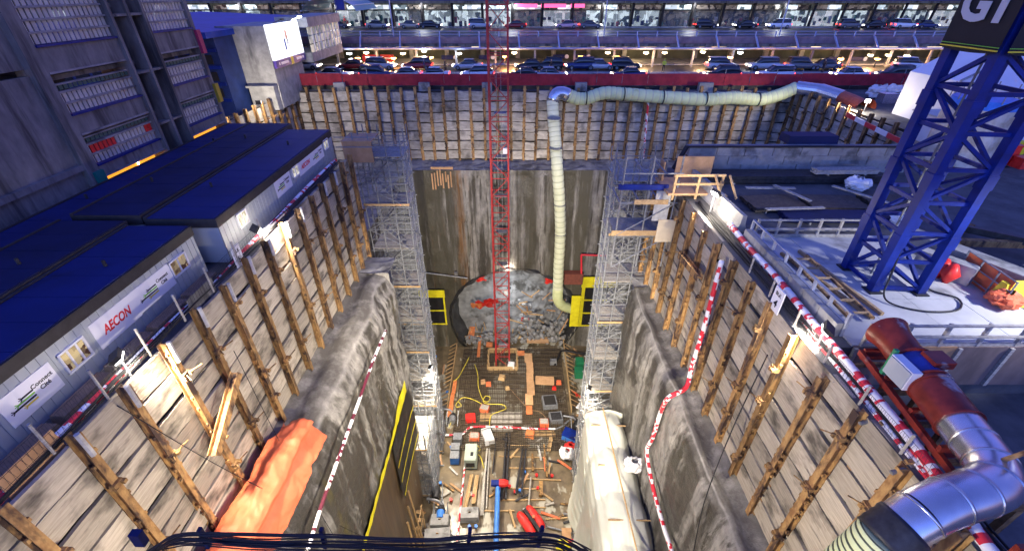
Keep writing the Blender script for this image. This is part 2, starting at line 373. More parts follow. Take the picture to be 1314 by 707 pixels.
def sidewall(x0, y0, x1, y1, ox, oy):
    n = int(math.hypot(x1-x0, y1-y0)/.5)+1
    g.grid(lambda a,b:(x0+(x1-x0)*a+ox*mn.fractal(Vector((x0+a*9,y0+a*9,b*12)),1.,2.,4)*.35, y0+(y1-y0)*a+oy*mn.fractal(Vector((x0+a*9,y0+a*9,b*12)),1.,2.,4)*.35, LZ*b), n, 56)
sidewall(-12.9,28.2,-12.9,51,1,0); sidewall(14.4,26.4,14.4,51,1,0); sidewall(-9.4,28.2,-12.9,28.2,0,1); sidewall(8.9,26.4,14.4,26.4,0,1)
struct('rock_side_wall', g, M['rock'], True)
g = MB(); ledge(8.9,14.4,26.4,28.7)
struct('rock_ledge', g, M['shot'])
# end face with the tunnel opening
ECX, ECZ, ERX, ERZ = .3, 5.4, 9.1, 8.5
NX, NZ = 92, 94
g = MB()
g.grid(lambda a,b:(-12.9+27.3*a, 50.9+.35*mn.fractal(Vector((a*9,b*5,1)),1.,2.,5)*(1 if b<.98 else .2), LZ*b), NX, NZ,
       keep=lambda i,j: ((-12.9+27.3*(i+.5)/NX-ECX)/ERX)**2+((LZ*(j+.5)/NZ-ECZ)/ERZ)**2 > 1.0)
struct('rock_end_face', g, M['rock'], True)
g = MB()
def liner(a, b):
    t = R(-42)+R(264)*a; k = 1.03-.06*b+.035*mn.fractal(Vector((a*14,b*3,5)),1.,2.,4)
    return (ECX+ERX*k*math.cos(t), 50.62+8.6*b+.25*mn.noise((a*20,0,2)), max(-.1, ECZ+ERZ*k*math.sin(t)))
g.grid(liner, 90, 14)
def collar(a, b):
    t = R(-42)+R(264)*a; k = 1.0+.045*b+.05*mn.noise((a*30,b*2,8))
    return (ECX+ERX*k*math.cos(t), 50.62+.3*b, max(-.1, ECZ+ERZ*k*math.sin(t)))
g.grid(collar, 90, 3)
struct('tunnel_lining', g, M['liner'], True)
g = MB()
def tface(a, b):                                        # excavated heading, sprayed with concrete, muck at its foot
    x = ECX+ERX*1.05*(2*a-1); z = (ECZ+ERZ+.6)*b
    ed = math.sqrt(((x-ECX)/ERX)**2+((z-ECZ)/ERZ)**2)
    y = 58.6-4.4*max(0,1-b*1.9)-.5*max(0., 1-ed*ed)-.5*math.sin(max(0,min(1,(x+1)/2.2))*math.pi)
    lump = mn.fractal(Vector((x*.55,z*.75,4)),.8,2.1,7)+.35*abs(mn.noise((x*.3,z*1.4,9)))
    rough = .16+.75*max(0., min(1., (x-1)/2.5))*max(0., 1.2-b*1.5)
    return (x, y-lump*rough*1.3, z)
g.grid(tface, 120, 90); 
struct('tunnel_heading', g, M['heading'], True)
# floor
g = MB()
g.grid(lambda a,b:(-13.2+28*a, -4+61*b, .06*mn.fractal(Vector((a*30,b*50,0)),1.,2.,4)), 110, 200)
struct('pit_floor', g, M['mud'], True)
# ------------------------------------------------------------------ lagging walls with soldier piles
def panel_mesh(L, h, th, seed, mtl):
    rnd = random.Random(seed); mb = MB(); nseg = 4; hw, hh = L/2, h/2
    top = [hh+rnd.uniform(-.05,.0) for _ in range(nseg+1)]; bot = [-hh+rnd.uniform(0,.06) for _ in range(nseg+1)]
    for i in range(nseg):
        x0 = -hw+L*i/nseg; x1 = -hw+L*(i+1)/nseg; y = -th/2
        mb.quad((x0,y,bot[i]),(x1,y,bot[i+1]),(x1,y,top[i+1]),(x0,y,top[i]))
        mb.quad((x0,y,top[i]),(x1,y,top[i+1]),(x1,-y,top[i+1]),(x0,-y,top[i])); mb.quad((x0,y,bot[i]),(x1,y,bot[i+1]),(x1,-y,bot[i+1]),(x0,-y,bot[i]))
    return mb.mesh('lagging_panel', mtl)
def pile_mesh(h, w, d, mtl, seed):
    rnd = random.Random(seed); mb = MB()
    mb.box((0,-d/2,0),(w,.03,h)); mb.box((0,0,0),(.03,d-.04,h)); mb.box((0,d/2,0),(w,.03,h))
    z = -h/2+.4
    while z < h/2-.3:
        if rnd.random() < .75:
            for s in (-1,1):
                if rnd.random() < .8: mb.box((s*(w/2+.03),-d/2+.05,z),(.07,.07,.12))
        z += rnd.uniform(.35,.6)
    return mb.mesh('soldier_pile', mtl)
M['sleeve'] = mat('grey_sleeve', (.5,.5,.49), (.33,.32,.3), rough=.7, nsc=4)
def lag_wall(label, p0, p1, nrm, z0, z1, rows, sp, pw, pan, top=lambda i:.4, skip=None, sleeve=False):
    p0 = Vector((*p0,0)); p1 = Vector((*p1,0)); L = (p1-p0).length; d = (p1-p0)/L; n = Vector((*nrm,0))
    t = thing('lagging_wall', label, 'retaining wall', ((p0+p1)/2)+Vector((0,0,z0)))
    bays = max(1, round(L/sp)); sp = L/bays; h = (z1-z0)/rows
    rz = math.atan2(n.x, -n.y)                              # local -y faces the pit
    V = [panel_mesh(sp-.04, h-.05, .12, k, pan) for k in range(6)]
    PM = [pile_mesh(z1-z0+.1, pw, .26, M['rust'], k) for k in range(3)]
    BR = MB().box((0,0,0),(pw*1.35,.16,.18)).box((.1,-.12,.0),(.12,.14,.12)).box((-.13,-.06,-.12),(.1,.1,.14)).mesh('bearing_plate', M['rust'])
    WH = MB().bar((0,0,0),(.45,-.3,.15),.035).bar((0,0,0),(-.3,-.35,.1),.03).mesh('tie_bar', M['rust'])
    for i in range(bays):
        dz = random.uniform(-.12,.12)
        for r in range(rows):
            c = p0+d*(sp*(i+.5))+Vector((0,0,z0+h*(r+.5)+dz+random.uniform(-.03,.03)))+n*(-.1+random.uniform(-.05,.03))
            link('lagging_panel', c, t, random.choice(V), (random.uniform(-.02,.02), random.uniform(-.015,.015), rz), (1,1,random.uniform(.93,1.02)))
    for i in range(bays+1):
        if skip and skip(i): continue
        e = top(i); c = p0+d*(sp*i+random.uniform(-.06,.06))+n*.1+Vector((0,0,(z0+z1)/2+e/2))
        o = link('soldier_pile', c, t, random.choice(PM), (random.uniform(-.01,.01), random.uniform(-.012,.012), rz), (1,1,1+e/(z1-z0)))
        if sleeve and random.random() < .75: utube('pile_sleeve', (c.x+n.x*.2,c.y,z1+e-.75), (c.x+n.x*.2,c.y,z1+e+.12), .075, M['sleeve'], t)
        k = random.choice((1,2,2,3))
        for q in range(k):
            zz = z0+(z1-z0)*((q+.6)/k+random.uniform(-.12,.1))
            b = link('bearing_plate', c*1.0+n*.17+Vector((0,0,zz-c.z)), t, BR, (0,0,rz))
            if random.random() < .5: link('tie_bar', Vector((c.x,c.y,zz))+n*.2, t, WH, (random.uniform(-.5,.5),0,rz))
    return t
lag_wall('concrete lagging wall with rusty soldier piles below the white trailers', (XL,-3.5), (XL,30.7), (1,0), LZ, GZ, 8, 1.8, .23, M['panel'], lambda i: .05+.25*random.random(), sleeve=True)
lag_wall('concrete lagging wall with rusty piles below the striped pipe and the crane pad', (XR,28.4), (XR,-3.5), (-1,0), LZ, GZ, 8, 1.68, .23, M['panel'], lambda i: random.uniform(-.45,.1))
lag_wall('long far lagging wall with rows of rusty piles under the red fence', (-25.5,YF), (33.1,YF), (0,-1), LZ, GZ, 7, 1.58, .3, M['panel_far'], lambda i: random.choice((.35,.45,.55)))
lag_wall('short lagging wall in the far left corner lit by a floodlight', (-25.5,31), (-25.5,YF), (1,0), LZ, GZ, 6, 1.6, .3, M['panel_far'], lambda i: .4)
lag_wall('lagging wall in the far right corner below the red ventilation fan', (33.1,YF), (33.1,29), (-1,0), LZ, GZ, 6, 1.6, .3, M['panel_far'], lambda i: .4)
# waler timbers bolted across piles
for (a, b, lab) in (((XL+.62,10.0,31.6),(XL+.62,12.6,33.2),'rusty steel beam welded slantwise across two piles of the left wall'),
                    ((XR-.5,21.2,33.6),(XR-.5,18.4,33.9),'yellowish steel beam across piles below the right timber platform')):
    mb = MB(); a = Vector(a); b = Vector(b)
    for q in (-.14,.14): mb.bar(a+Vector((q,0,0)), b+Vector((q,0,0)), .03, .36)
    mb.bar(a, b, .28, .03)
    tag(mb.build('waler_beam', M['rust']), lab, 'steel beam')
# concrete pit wall base stubs behind timber: capping beam of the far rock edge
t = thing('formwork_strip', 'timber starter strip hanging at the top of the rust stained rock', 'formwork', Y(565,222,50.4))
for k in range(8): ubox('board', Y(555+k*3.4,228+random.uniform(-3,6),50.4), (.16,.06,1.2+random.random()*.9), M['ply'], t)
ubox('board', Y(567,216,50.4), (2.6,.08,.3), M['ply'], t)
# ================================================================== site trailers on the left
def winmat(name, a, b, s, sc=6):
    m = bpy.data.materials.new(name); m.use_nodes = True; t = m.node_tree; N = t.nodes; L = t.links; p = N['Principled BSDF']
    g = N.new('ShaderNodeNewGeometry'); v = N.new('ShaderNodeTexVoronoi'); v.inputs['Scale'].default_value = sc; v.distance = 'CHEBYCHEV'
    L.new(g.outputs['Position'], v.inputs[0])
    r = N.new('ShaderNodeValToRGB'); L.new(v.outputs['Color'], r.inputs[0])
    e = r.color_ramp.elements; e[0].position = .25; e[0].color = (*a, 1); e[1].position = .75; e[1].color = (*b, 1)
    L.new(r.outputs[0], p.inputs['Base Color']); L.new(r.outputs[0], p.inputs['Emission Color']); p.inputs['Emission Strength'].default_value = s*LK
    p.inputs['Roughness'].default_value = .15
    return m
M['office'] = winmat('lit_office_window', (.06,.03,.02), (.5,.4,.2), .5, 5)
M['office2'] = winmat('bright_office_window', (.3,.28,.2), (.8,.75,.55), .8, 5)
def rect(pts, x):
    P = [X(u, v, x) for u, v in pts]                        # LT RT RB LB
    return (P[0].y+P[3].y)/2, (P[1].y+P[2].y)/2, (P[2].z+P[3].z)/2, (P[0].z+P[1].z)/2
def trailer(label, x, xb, y0, y1, z0, z1, roofm, wins=(), signs=(), end=True):
    t = thing('site_trailer', label, 'site trailer', (x, (y0+y1)/2, z0), 'office trailers in rows beside the shaft')
    mb = MB(); n = int((y1-y0)/.16); dy = (y1-y0)/n                 # ribbed cladding on the pit side
    zf = z1-.42
    for i in range(n):
        a = y0+i*dy; o = .0 if i % 2 else .025
        mb.quad((x+o,a,z0),(x+o,a+dy,z0),(x+o,a+dy,zf),(x+o,a,zf))
        if i: mb.quad((x,a,z0),(x+.025,a,z0),(x+.025,a,zf),(x,a,zf))
    for q in (y0, y1): mb.quad((x,q,z0),(xb,q,z0),(xb,q,zf),(x,q,zf))
    mb.quad((xb,y0,z0),(xb,y1,z0),(xb,y1,zf),(xb,y0,zf)); mb.build('wall', M['siding'], t)
    MB().span((x+.07,y0-.07,zf),(xb-.02,y1+.07,z1)).build('fascia', M['fascia'], t)
    r = MB(); ny = max(2, int((y1-y0)/1.2)); yy = [y0-.02+(y1-y0+.04)*i/ny for i in range(ny+1)]
    for i in range(ny): r.span((x-.02,yy[i]+.012,z1),(xb+.1,yy[i+1]-.012,z1+.03+random.uniform(0,.012)))
    ro = r.build('roof', roofm, t)
    MB().span((xb-.02,y0-.05,z1),(xb+.1,y1+.05,z1+.09)).build('roof_edge', M['fascia'], t)
    for k in range(2): MB().tube([(xb+.9+k*.8,y0+(y1-y0)*(.25+.5*k),z1),(xb+.9+k*.8,y0+(y1-y0)*(.25+.5*k),z1+.28)],.06).build('vent_pipe', M['steel'], t)
    for pts, pm, bars in wins:
        a, b, c, d = rect(pts, x)
        f = MB()
        for (p, q) in (((a,c),(b,c+.07)),((a,d-.07),(b,d)),((a,c),(a+.07,d)),((b-.07,c),(b,d))): f.span((x+.0,p[0],p[1]),(x+.085+.002*(p[0]==b-.07)+.002*(p[0]==a and q[0]<b),q[0],q[1]))
        for k in range(1, bars): f.span((x,a+(b-a)*k/bars-.03,c+.07),(x+.075,a+(b-a)*k/bars+.03,d-.07))
        fo = f.build('window', M['white'], t)
        MB().span((x+.026,a+.07,c+.07),(x+.04,b-.07,d-.07)).build('pane', pm, fo)
    for pts, kind in signs:
        a, b, c, d = rect(pts, x)
        s = MB().span((x+.026,a,c),(x+.05,b,d)).build('sign_board', M['sign'], t)
        yc, zc, wd, hh = (a+b)/2, (c+d)/2, b-a, d-c; X0 = x+.052
        if kind == 'A':
            text('lettering', 'AECON', hh*.46, M['redtxt'], s, (X0,yc,zc), (R(90),0,R(90)), .004, .012, .3, wd*.62/(hh*.46*3.4))
        else:
            text('lettering', 'Connect\n Cité', hh*.2, M['blk'], s, (X0,yc+wd*.24,zc+hh*.06), (R(90),0,R(90)), .004, .004)
            for k, (mm, o, l) in enumerate(((M['blk'],-.02,.2),(M['grn'],-.09,.3),(M['blk'],-.13,.4),(M['ylw'],-.02,.2))):
                zz = zc+hh*(.1-.1*k); y2 = yc+wd*(.05-.0*k); y1_ = y2-wd*l
                p = MB().span((x+.05,y1_,zz-hh*.028),(x+.055,y2,zz+hh*.028))
                for q in (-1,1): p.bar((x+.053,y1_-wd*.0,zz),(x+.053,y1_-wd*.05,zz+q*hh*.07),.004,hh*.03)
                p.bar((x+.053,y1_,zz),(x+.053,y1_-wd*.07,zz),.004,hh*.025)
                p.build('stripe', mm, s)
    return t
T1W = [([(70,457),(102,430.6),(119,452),(88,483)], M['office'], 3), ([(212.6,337.6),(235.5,322),(242,341.5),(223,358)], M['office'], 2)]
T1S = [([(111,419),(165.5,376),(181,402.6),(131,450)], 'A'), ([(165.5,376),(212.6,337.6),(225,363),(181,402.6)], 'C'), ([(-8,517),(58.6,465),(83,493),(14,552)], 'C')]
T2W = [([(300,277),(313,267),(319,283.5),(308,295)], M['office2'], 2), ([(371.5,217),(380,209.7),(384,222),(376.6,231)], M['office2'], 2), ([(412,181.6),(418.6,176.5),(421,189),(416,194)], M['office2'], 2)]
T2S = [([(350,234),(370,217),(374,239),(356,255.5)], 'C'), ([(381,209.7),(397,195.7),(401,212),(384,227.5)], 'A'), ([(397,195.7),(412,183),(415,202),(401,212)], 'C')]
trailer('white office trailer nearest the camera with large red lettered sign and blue roof', -14.0, -16.7, 4.0, 17.1, 35.1, 37.4, M['roof'], T1W, T1S)
trailer('white office trailer farther along the shaft with three small windows and blue roof', -13.2, -16.3, 17.75, 32.4, 35.2, 37.47, M['roof'], T2W, T2S)
trailer('dark roofed trailer behind the nearest white trailer', -16.85, -19.7, 3.0, 17.3, 35.1, 37.55, M['roof2'])
trailer('dark roofed trailer behind the farther white trailer', -16.5, -19.5, 17.8, 33.6, 35.1, 37.62, M['roof2'])
trailer('blue roofed trailer in the rear row beside the parking garage', -20.0, -22.6, 16.0, 36.0, 35.1, 37.0, M['roof'])
# brown concrete barrier blocks under the trailers and form panels on the wall edge
for i in range(6):
    y = 5.4+i*2.02; mb = MB(); mb.box((-13.3,y,35.05),(.7,2.0,1.0),ch=.12)
    tag(mb.build('barrier_block', M['earth']), 'earth stained barrier block below the nearest trailer, '+('first','second','third','fourth','fifth','sixth')[i]+' from the camera', 'barrier block', 'barrier blocks along the nearest trailer')
for i,(u,v,wd) in enumerate(((48,600,1.5),(100,600,1.3),(262,385,1.6))):
    p = X(u,v,-11.9); o = MB().box(p,(.06,wd,1.1),ch=.02); 
    tag(o.build('formwork_sheet', M['ply'] if i < 2 else M['conc_d']), ['brown form panel standing on the wall edge at the far left bottom','orange stained form panel beside a thin post near the bottom left','grey stained panel standing on the wall below the nearest trailer window'][i], 'formwork')
# ------------------------------------------------------------------ parking garage
GX = -24.5
t = thing('parking_garage', 'grey concrete parking garage with louvred open decks at the upper left', 'parking garage', (GX-5, 28, GL))
def gp(name, a, b, m=M['conc_d']): return MB().span(a, b).build(name, m, t)
gp('blank_wall', (GX-.3,8,GL), (GX+.02,24.2,42.3)); gp('blank_wall', (GX-.3,8,42.6), (GX-.05,24.2,50))
gp('wall_ledge', (GX-.3,8,37.4), (GX+.3,24.2,37.7), M['conc_d'])
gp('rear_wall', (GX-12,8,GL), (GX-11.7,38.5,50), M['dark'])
for z in (38.9, 42.1, 45.3, 48.6): gp('floor_slab', (GX-11.6,8,z-.25), (GX-.35,38.4,z), M['conc_d'])
gp('column', (GX-.6,24.2,GL), (GX+.35,25.0,50))
for y in (30.5, 31.95, 33.3): gp('column', (GX-1.6,y,GL), (GX+.5,y+.22,50))
gp('column', (GX-.6,38.1,GL), (GX+.3,38.5,50))
gp('recess_wall', (GX-1.7,30.7,GL), (GX-1.62,33.4,50), M['conc'])
for z in (38.2, 41.4, 44.6): gp('recess_ledge', (GX-1.6,30.74,z), (GX+.42,33.29,z+.14))
M['slat'] = mat('cream_slat', (.55,.55,.5), (.42,.42,.4), rough=.5, nsc=2, vary=.1)
M['meshgrn'] = mat('green_mesh_rail', (.06,.12,.1), rough=.6)
for (ya, yb, ns) in ((25.02, 30.48, 17), (33.54, 38.08, 13)):
    for k, (za, zb) in enumerate(((36.75,37.35),(39.2,40.15),(42.35,43.5),(46.6,47.2))):
        b = gp('spandrel', (GX-.3,ya,za), (GX+.3,yb,zb)); gp('spandrel_lip', (GX-.1,ya+.01,zb), (GX+.42,yb-.01,zb+.1), M['craneblue']); gp('spandrel_foot', (GX-.1,ya+.01,za-.1), (GX+.36,yb-.01,za), M['conc'])
    for zf, rows in ((40.28, 2), (37.48, 2), (43.65, 4)):
        for r in range(rows):
            z = zf+r*.56
            gp('rail', (GX-.02,ya,z+.44), (GX+.22,yb,z+.54), M['conc'])
            for i in range(ns):
                y = ya+(yb-ya)*(i+.5)/ns
                red = zf < 38 and r == 1 and ya < 26 and (i in (1,2,3,4,5,6) or i > 14)
                ubox('slat', (GX+.08, y, z+.2), (.05,(yb-ya)/ns*.72,.46), M['redtxt'] if red else M['slat'], t)
        if rows == 2:
            z = zf+1.14
            for i in range(ns): ubox('mesh_bar', (GX+.08, ya+(yb-ya)*(i+.5)/ns, z+.13), (.04,(yb-ya)/ns*.75,.22), M['meshgrn'], t)
            gp('rail', (GX,ya,z+.26), (GX+.2,yb,z+.34), M['conc'])
    for i in range(4): ubox('glow_band', (GX-.6, ya+(yb-ya)*(i+.5)/4, 36.3), (.1,(yb-ya)/4*.98,.62), M['orange_l'], t)  # glowing panels stand in for orange light inside the open ground level
s_ = text('lettering', 'P', .62, M['e_warm'], t, (GX-.53, 28.9, 36.32), (R(90),0,R(90)), .01, .02)
ubox('painted_post', (GX+.32,38.4,42.6), (.4,.45,1.6), mat('pink_paint', (.4,.04,.11), rough=.6), t)
ubox('painted_post', (GX+.32,38.4,38.9), (.4,.45,1.4), mat('ochre_paint', (.4,.3,.03), rough=.6), t)
ubox('painted_post', (GX+.35,24.75,36.5), (.35,.6,1.3), mat('teal_paint', (.01,.17,.15), rough=.6), t)
lamp(t, (GX-4, 28, 41.6), 60, (1,.4,.12)); lamp(t, (GX-4, 28, 38.5), 90, (1,.45,.1)); lamp(t, (GX-4, 36, 41.6), 45, (1,.4,.12))
# ------------------------------------------------------------------ blue clad building, stair tower, billboard, glazed bridge
t = thing('blue_building', 'low blue clad building with a bright blue roof behind the garage', 'building', (-34, 48, GL))
MB().span((-45,47,GL),(-28.2,60,42.2)).build('wall', mat('blue_cladding', (.02,.04,.16), (.012,.025,.1), rough=.5, nsc=1), t)
for k in range(4): ubox('floor_band', (-36.6,46.93,36.6+k*1.5), (16.6,.16,.3), M['craneblue'], t)
for k in range(3):
    for i in range(9): ubox('window', (-44+i*1.8,46.95,37.3+k*1.5), (1.4,.08,.8), M['dark'], t)
mb = MB(); mb.prism([(-45,42.2),(-27.9,42.2),(-27.9,42.7),(-45,43.3)], 'y', 45.5, 74); mb.build('roof', mat('bright_blue_roof', (.012,.05,.34), (.01,.035,.24), rough=.5, nsc=.8), t)
t = thing('stair_tower', 'plain grey concrete tower block beside the lit billboard', 'tower', (-27, 52, GL))
MB().span((-29.3,50.4,GL),(-24.9,57.6,42.9)).build('wall', M['conc'], t)
ubox('corner_strip', (-29.25,50.36,39), (.9,.1,7.8), M['conc_d'], t); ubox('base_block', (-26.3,49.9,36.2), (2.6,1.0,2.2), M['conc'], t); ubox('coping', (-26.4,49.9,37.4), (2.9,1.15,.22), M['conc'], t)
t = thing('billboard', 'brightly lit white billboard with a tiny figure and a violet strip', 'billboard', (-24.3, 54.4, 39.6))
M['bill'] = emit('backlit_poster', (.95,.97,1), 1.5)
MB().span((-24.85,50.5,39.75),(-24.6,58.1,43.0)).build('poster', M['bill'], t)
MB().span((-24.85,50.5,39.0),(-24.55,58.1,39.72)).build('strip', mat('violet_print', (.07,.04,.25), rough=.4), t)
MB().span((-24.56,54.1,39.0),(-24.53,54.7,39.72)).build('stripe', M['ylw'], t)
for a, b in ((51.1,51.35),(51.6,53.4),(55.6,57.0),(57.2,57.6)): MB().span((-24.56,a,39.25),(-24.535,b,39.5)).build('lettering', M['sign'], t)
MB().box((-24.585,54.35,41.9),(.02,.5,.8)).box((-24.585,54.4,42.5),(.02,.28,.3)).build('printed_figure', mat('peach_print', (.6,.3,.22), rough=.5), t)
MB().box((-24.585,53.75,41.0),(.02,.35,1.1)).build('printed_case', mat('blue_print', (.03,.07,.3), rough=.5), t)
for q in (-.16,.16): MB().bar((-24.585,54.4+q*.4,41.5),(-24.585,54.45+q*1.5,40.5),.02,.12).build('printed_leg', M['blk'], t)
for y in (52,56.5):
    MB().bar((-24.5,y,43.1),(-23.6,y,43.4),.06).box((-23.55,y,43.42),(.2,.5,.14)).build('lamp_arm', M['e_cool'] if y > 55 else M['steel'], t)
lamp(t, (-23.4,54.5,42.9), 120, (.9,.95,1))
t = thing('glazed_bridge', 'glazed footbridge with lit panes running to the terminal', 'footbridge', (-24.5, 68, 37))
MB().span((-27,58.6,38.6),(-23.9,69.5,39.6)).build('deck', M['conc'], t); MB().span((-27.3,58.4,42.3),(-23.6,69.7,43.3)).build('roof', M['conc'], t)
for i in range(9):
    for k in range(3):
        ubox('pane', (-23.95,59.3+i*1.18,40.05+k*.9), (.06,1.08,.8), winmat('bridge_pane', (.2,.22,.2), (.6,.58,.44), .45, 1.5) if 'bp' not in M and not M.__setitem__('bp', 1) else bpy.data.materials['bridge_pane'], t)
    ubox('mullion', (-23.9,59.89+i*1.18,40.95), (.14,.14,2.7), M['white'], t)
# ================================================================== street, deck and terminal beyond the red fence
g = MB(); g.quad((-90,57.2,GZ+.004),(95,57.2,GZ+.004),(95,76,GZ+.004),(-90,76,GZ+.004)); struct('street', g, M['street'])
g = MB(); g.span((-90,76,GZ+.004),(95,82.9,GZ+.14)); struct('pavement', g, M['conc'])
g = MB(); g.span((-90,66.9,GZ+.004),(95,68.5,GZ+.14)); struct('traffic_island', g, M['conc'])
g = MB()
for x in range(-88, 95, 6): g.quad((x,61,GZ+.012),(x+3,61,GZ+.012),(x+3,61.15,GZ+.012),(x,61.15,GZ+.012)); 
struct('lane_marking', g, M['white'])
# red fabric fence
t = thing('site_fence', 'long dark red fabric fence between the shaft and the street', 'fence', (4, 56, GZ))
for i in range(28):
    x = -26+i*3.0; a = MB()
    zt = GZ+1.72+random.uniform(-.05,.05)
    a.grid(lambda p,q:(x+3.0*p, 56+.1*math.sin(p*9+i)*math.sin(q*3.1)+.06*mn.noise((x+p*3,q*2,1)), GZ+.45+(zt-GZ-.45)*q), 8, 4)
    a.build('fabric_panel', M['fencered'], t, True)
    a = MB(); a.grid(lambda p,q:(x+3.0*p, 55.93+.08*math.sin(p*7+i), GZ-.05+.5*q), 6, 2); a.build('skirt', M['blkm'], t)
    MB().tube([(x,56.08,GZ),(x,56.08,GZ+2.15)],.045,6).build('post', M['galv'], t)
for i, (u,v,w_) in enumerate(((437,118,1.3),(545,117,1.3),(625,117,1.2),(745,118,1.4),(905,113,1.7))):
    p = Y(u,v,55.3); tag(MB().box((p.x,55.35,GZ+.42),(w_,.55,.9),ch=.03).build('counterweight_block', M['block']), ['pale concrete block on the far wall, leftmost of five','pale concrete block on the far wall left of the red mast','pale concrete block on the far wall just beside the red mast','pale concrete block on the far wall right of the pale duct bend','wide pale concrete block on the far wall behind the pale duct'][i], 'concrete block')
# ---- cars
def loft(mb, secs, m=0):         # secs: list of (x, [(y,z)...]) rings
    n0 = len(mb.v); k = len(secs[0][1])
    for x, ring in secs: mb.v += [Vector((x, y, z)) for y, z in ring]
    for i in range(len(secs)-1):
        for j in range(k):
            j2 = (j+1) % k; mb.f.append((n0+i*k+j, n0+(i+1)*k+j, n0+(i+1)*k+j2, n0+i*k+j2)); mb.m.append(m)
    mb.f.append(tuple(n0+j for j in range(k))); mb.f.append(tuple(n0+(len(secs)-1)*k+j for j in reversed(range(k)))); mb.m += [m, m]
def ring(hw, z0, z1, top=None):
    t = hw*.93 if top is None else top
    return [(-hw*.95,z0),(-hw,z0+(z1-z0)*.45),(-t,z1),(t,z1),(hw,z0+(z1-z0)*.45),(hw*.95,z0)]
WHEEL = MB().tube([(0,-.11,0),(0,.11,0)],.33,12).mesh('wheel', M['black']); RIM = MB().tube([(0,-.13,0),(0,.13,0)],.19,8).mesh('rim', M['galv'])
def proto_car(kind, paint):
    r = thing('parked_car', '', 'car', (0,0,-50)); r.location = (0,0,0); WL[r] = Vector((0,0,0))
    suv = kind == 'suv'; H1 = .95 if suv else .84; H2 = 1.68 if suv else 1.42
    b = MB(); loft(b, [(-2.2,ring(.74,.4,.72)),(-2.1,ring(.84,.26,.9 if not suv else 1.0)),(-1.3,ring(.88,.22,H1+.04)),(0,ring(.89,.22,H1)),(1.1,ring(.88,.22,H1-.03)),(1.9,ring(.83,.25,.72 if not suv else .84)),(2.2,ring(.72,.36,.6))])
    bo = kid(r, b.build('body', paint, r, True))
    c = MB(); x0, x1, x2, x3 = ((-2.05,-1.8,.35,1.15) if suv else (-1.55,-.85,.35,1.15))
    loft(c, [(x0,ring(.8,H1-.06,H1+.02)),(x1,ring(.78,H1-.06,H2-.05,.6)),((x1+x2)/2,ring(.79,H1-.06,H2,.63)),(x2,ring(.78,H1-.06,H2-.06,.6)),(x3,ring(.78,H1-.08,H1-.02))])
    kid(r, c.build('window_band', M['carglass'], r, True))
    kid(r, MB().box(((x1+x2)/2,0,H2),(x2-x1+.25,1.2,.05),ch=.05).build('car_roof', paint, r))
    for x in (-1.35,1.38):
        for y in (-.8,.8):
            wo_ = link('wheel', (x,y,.33), r, WHEEL); kid(r, wo_); kid(wo_, link('rim', None, wo_, RIM))
    for y in (-.58,.58):
        kid(r, MB().box((2.16,y,.62),(.12,.34,.15)).build('headlight', M['e_head'], r)); kid(r, MB().box((-2.17,y,.72),(.1,.32,.17)).build('taillight', M['e_tail'], r))
    return r
M['carglass'] = mat('car_glass', (.02,.024,.03), rough=.08, spec=.7)
PAINT = {}
for n_, c_ in (('white',(.7,.7,.72)),('silver',(.4,.41,.43)),('black',(.012,.012,.015)),('dark blue',(.02,.035,.12)),('dark red',(.25,.02,.02)),('grey',(.12,.12,.13)),('pale pink',(.62,.36,.4)),('beige',(.42,.36,.26))):
    PAINT[n_] = mat('car_paint_'+n_.replace(' ','_'), c_, rough=.25, spec=.6)
PROTO = {}
ORD = ['first','second','third','fourth','fifth','sixth','seventh','eighth','ninth','tenth','eleventh','twelfth']
def cars(rowname, y, z, items, group):
    cnt = {}; tot = {}
    for u, v, c, k, d in items: tot[(c,k)] = tot.get((c,k),0)+1
    for u, v, c, k, d in items:
        key = (c,k)
        x = Y(u, v, y).x
        if key not in PROTO: PROTO[key] = proto_car(k, PAINT[c]); o = PROTO[key]; o.location = (x,y,z); o.rotation_euler[2] = 0 if d > 0 else math.pi
        else: o = copy_tree(PROTO[key], (x,y,z), 0 if d > 0 else math.pi)
        cnt[key] = cnt.get(key,0)+1
        kind = {'suv':'estate car','sedan':'sedan'}[k]
        lab = f'{c} {kind} {rowname}'
        if tot[key] > 1: lab = f'{ORD[cnt[key]-1]} {c} {kind} from the left {rowname}'
        o['label'] = lab; o['category'] = 'car'; o['group'] = group
cars('in the lane right behind the red fence', 63.5, GZ+.004, [
 (430,97,'white','sedan',1),(484,97,'dark blue','suv',1),(520,97,'silver','sedan',-1),(706,97,'silver','sedan',1),(556,98,'white','sedan',-1),(613,97,'white','suv',-1),(672,97,'black','sedan',-1),(806,97,'dark blue','sedan',-1),(926,97,'black','suv',-1),(994,98,'white','suv',-1),(1088,100,'white','sedan',-1),(1147,99,'black','suv',-1),(1236,99,'grey','sedan',1)], 'cars in the lane behind the red fence')
cars('in the lane beside the traffic island', 71.5, GZ+.004, [
 (392,86,'white','sedan',1),(454,87,'dark red','sedan',-1),(489,87,'silver','suv',1),(536,87,'dark red','suv',-1),(600,87,'silver','sedan',-1),(680,86,'black','sedan',-1),(704,86,'black','suv',-1),(745,84,'dark blue','suv',-1),(769,87,'silver','sedan',1),(802,84,'black','suv',1),(925,85,'silver','suv',1),(978,86,'silver','suv',-1),(1028,85,'grey','suv',1),(1056,88,'grey','sedan',-1),(1166,86,'white','suv',1),(1225,88,'dark blue','sedan',-1),(1268,87,'dark red','sedan',1)], 'cars in the lane beside the island')
DZ = 39.47
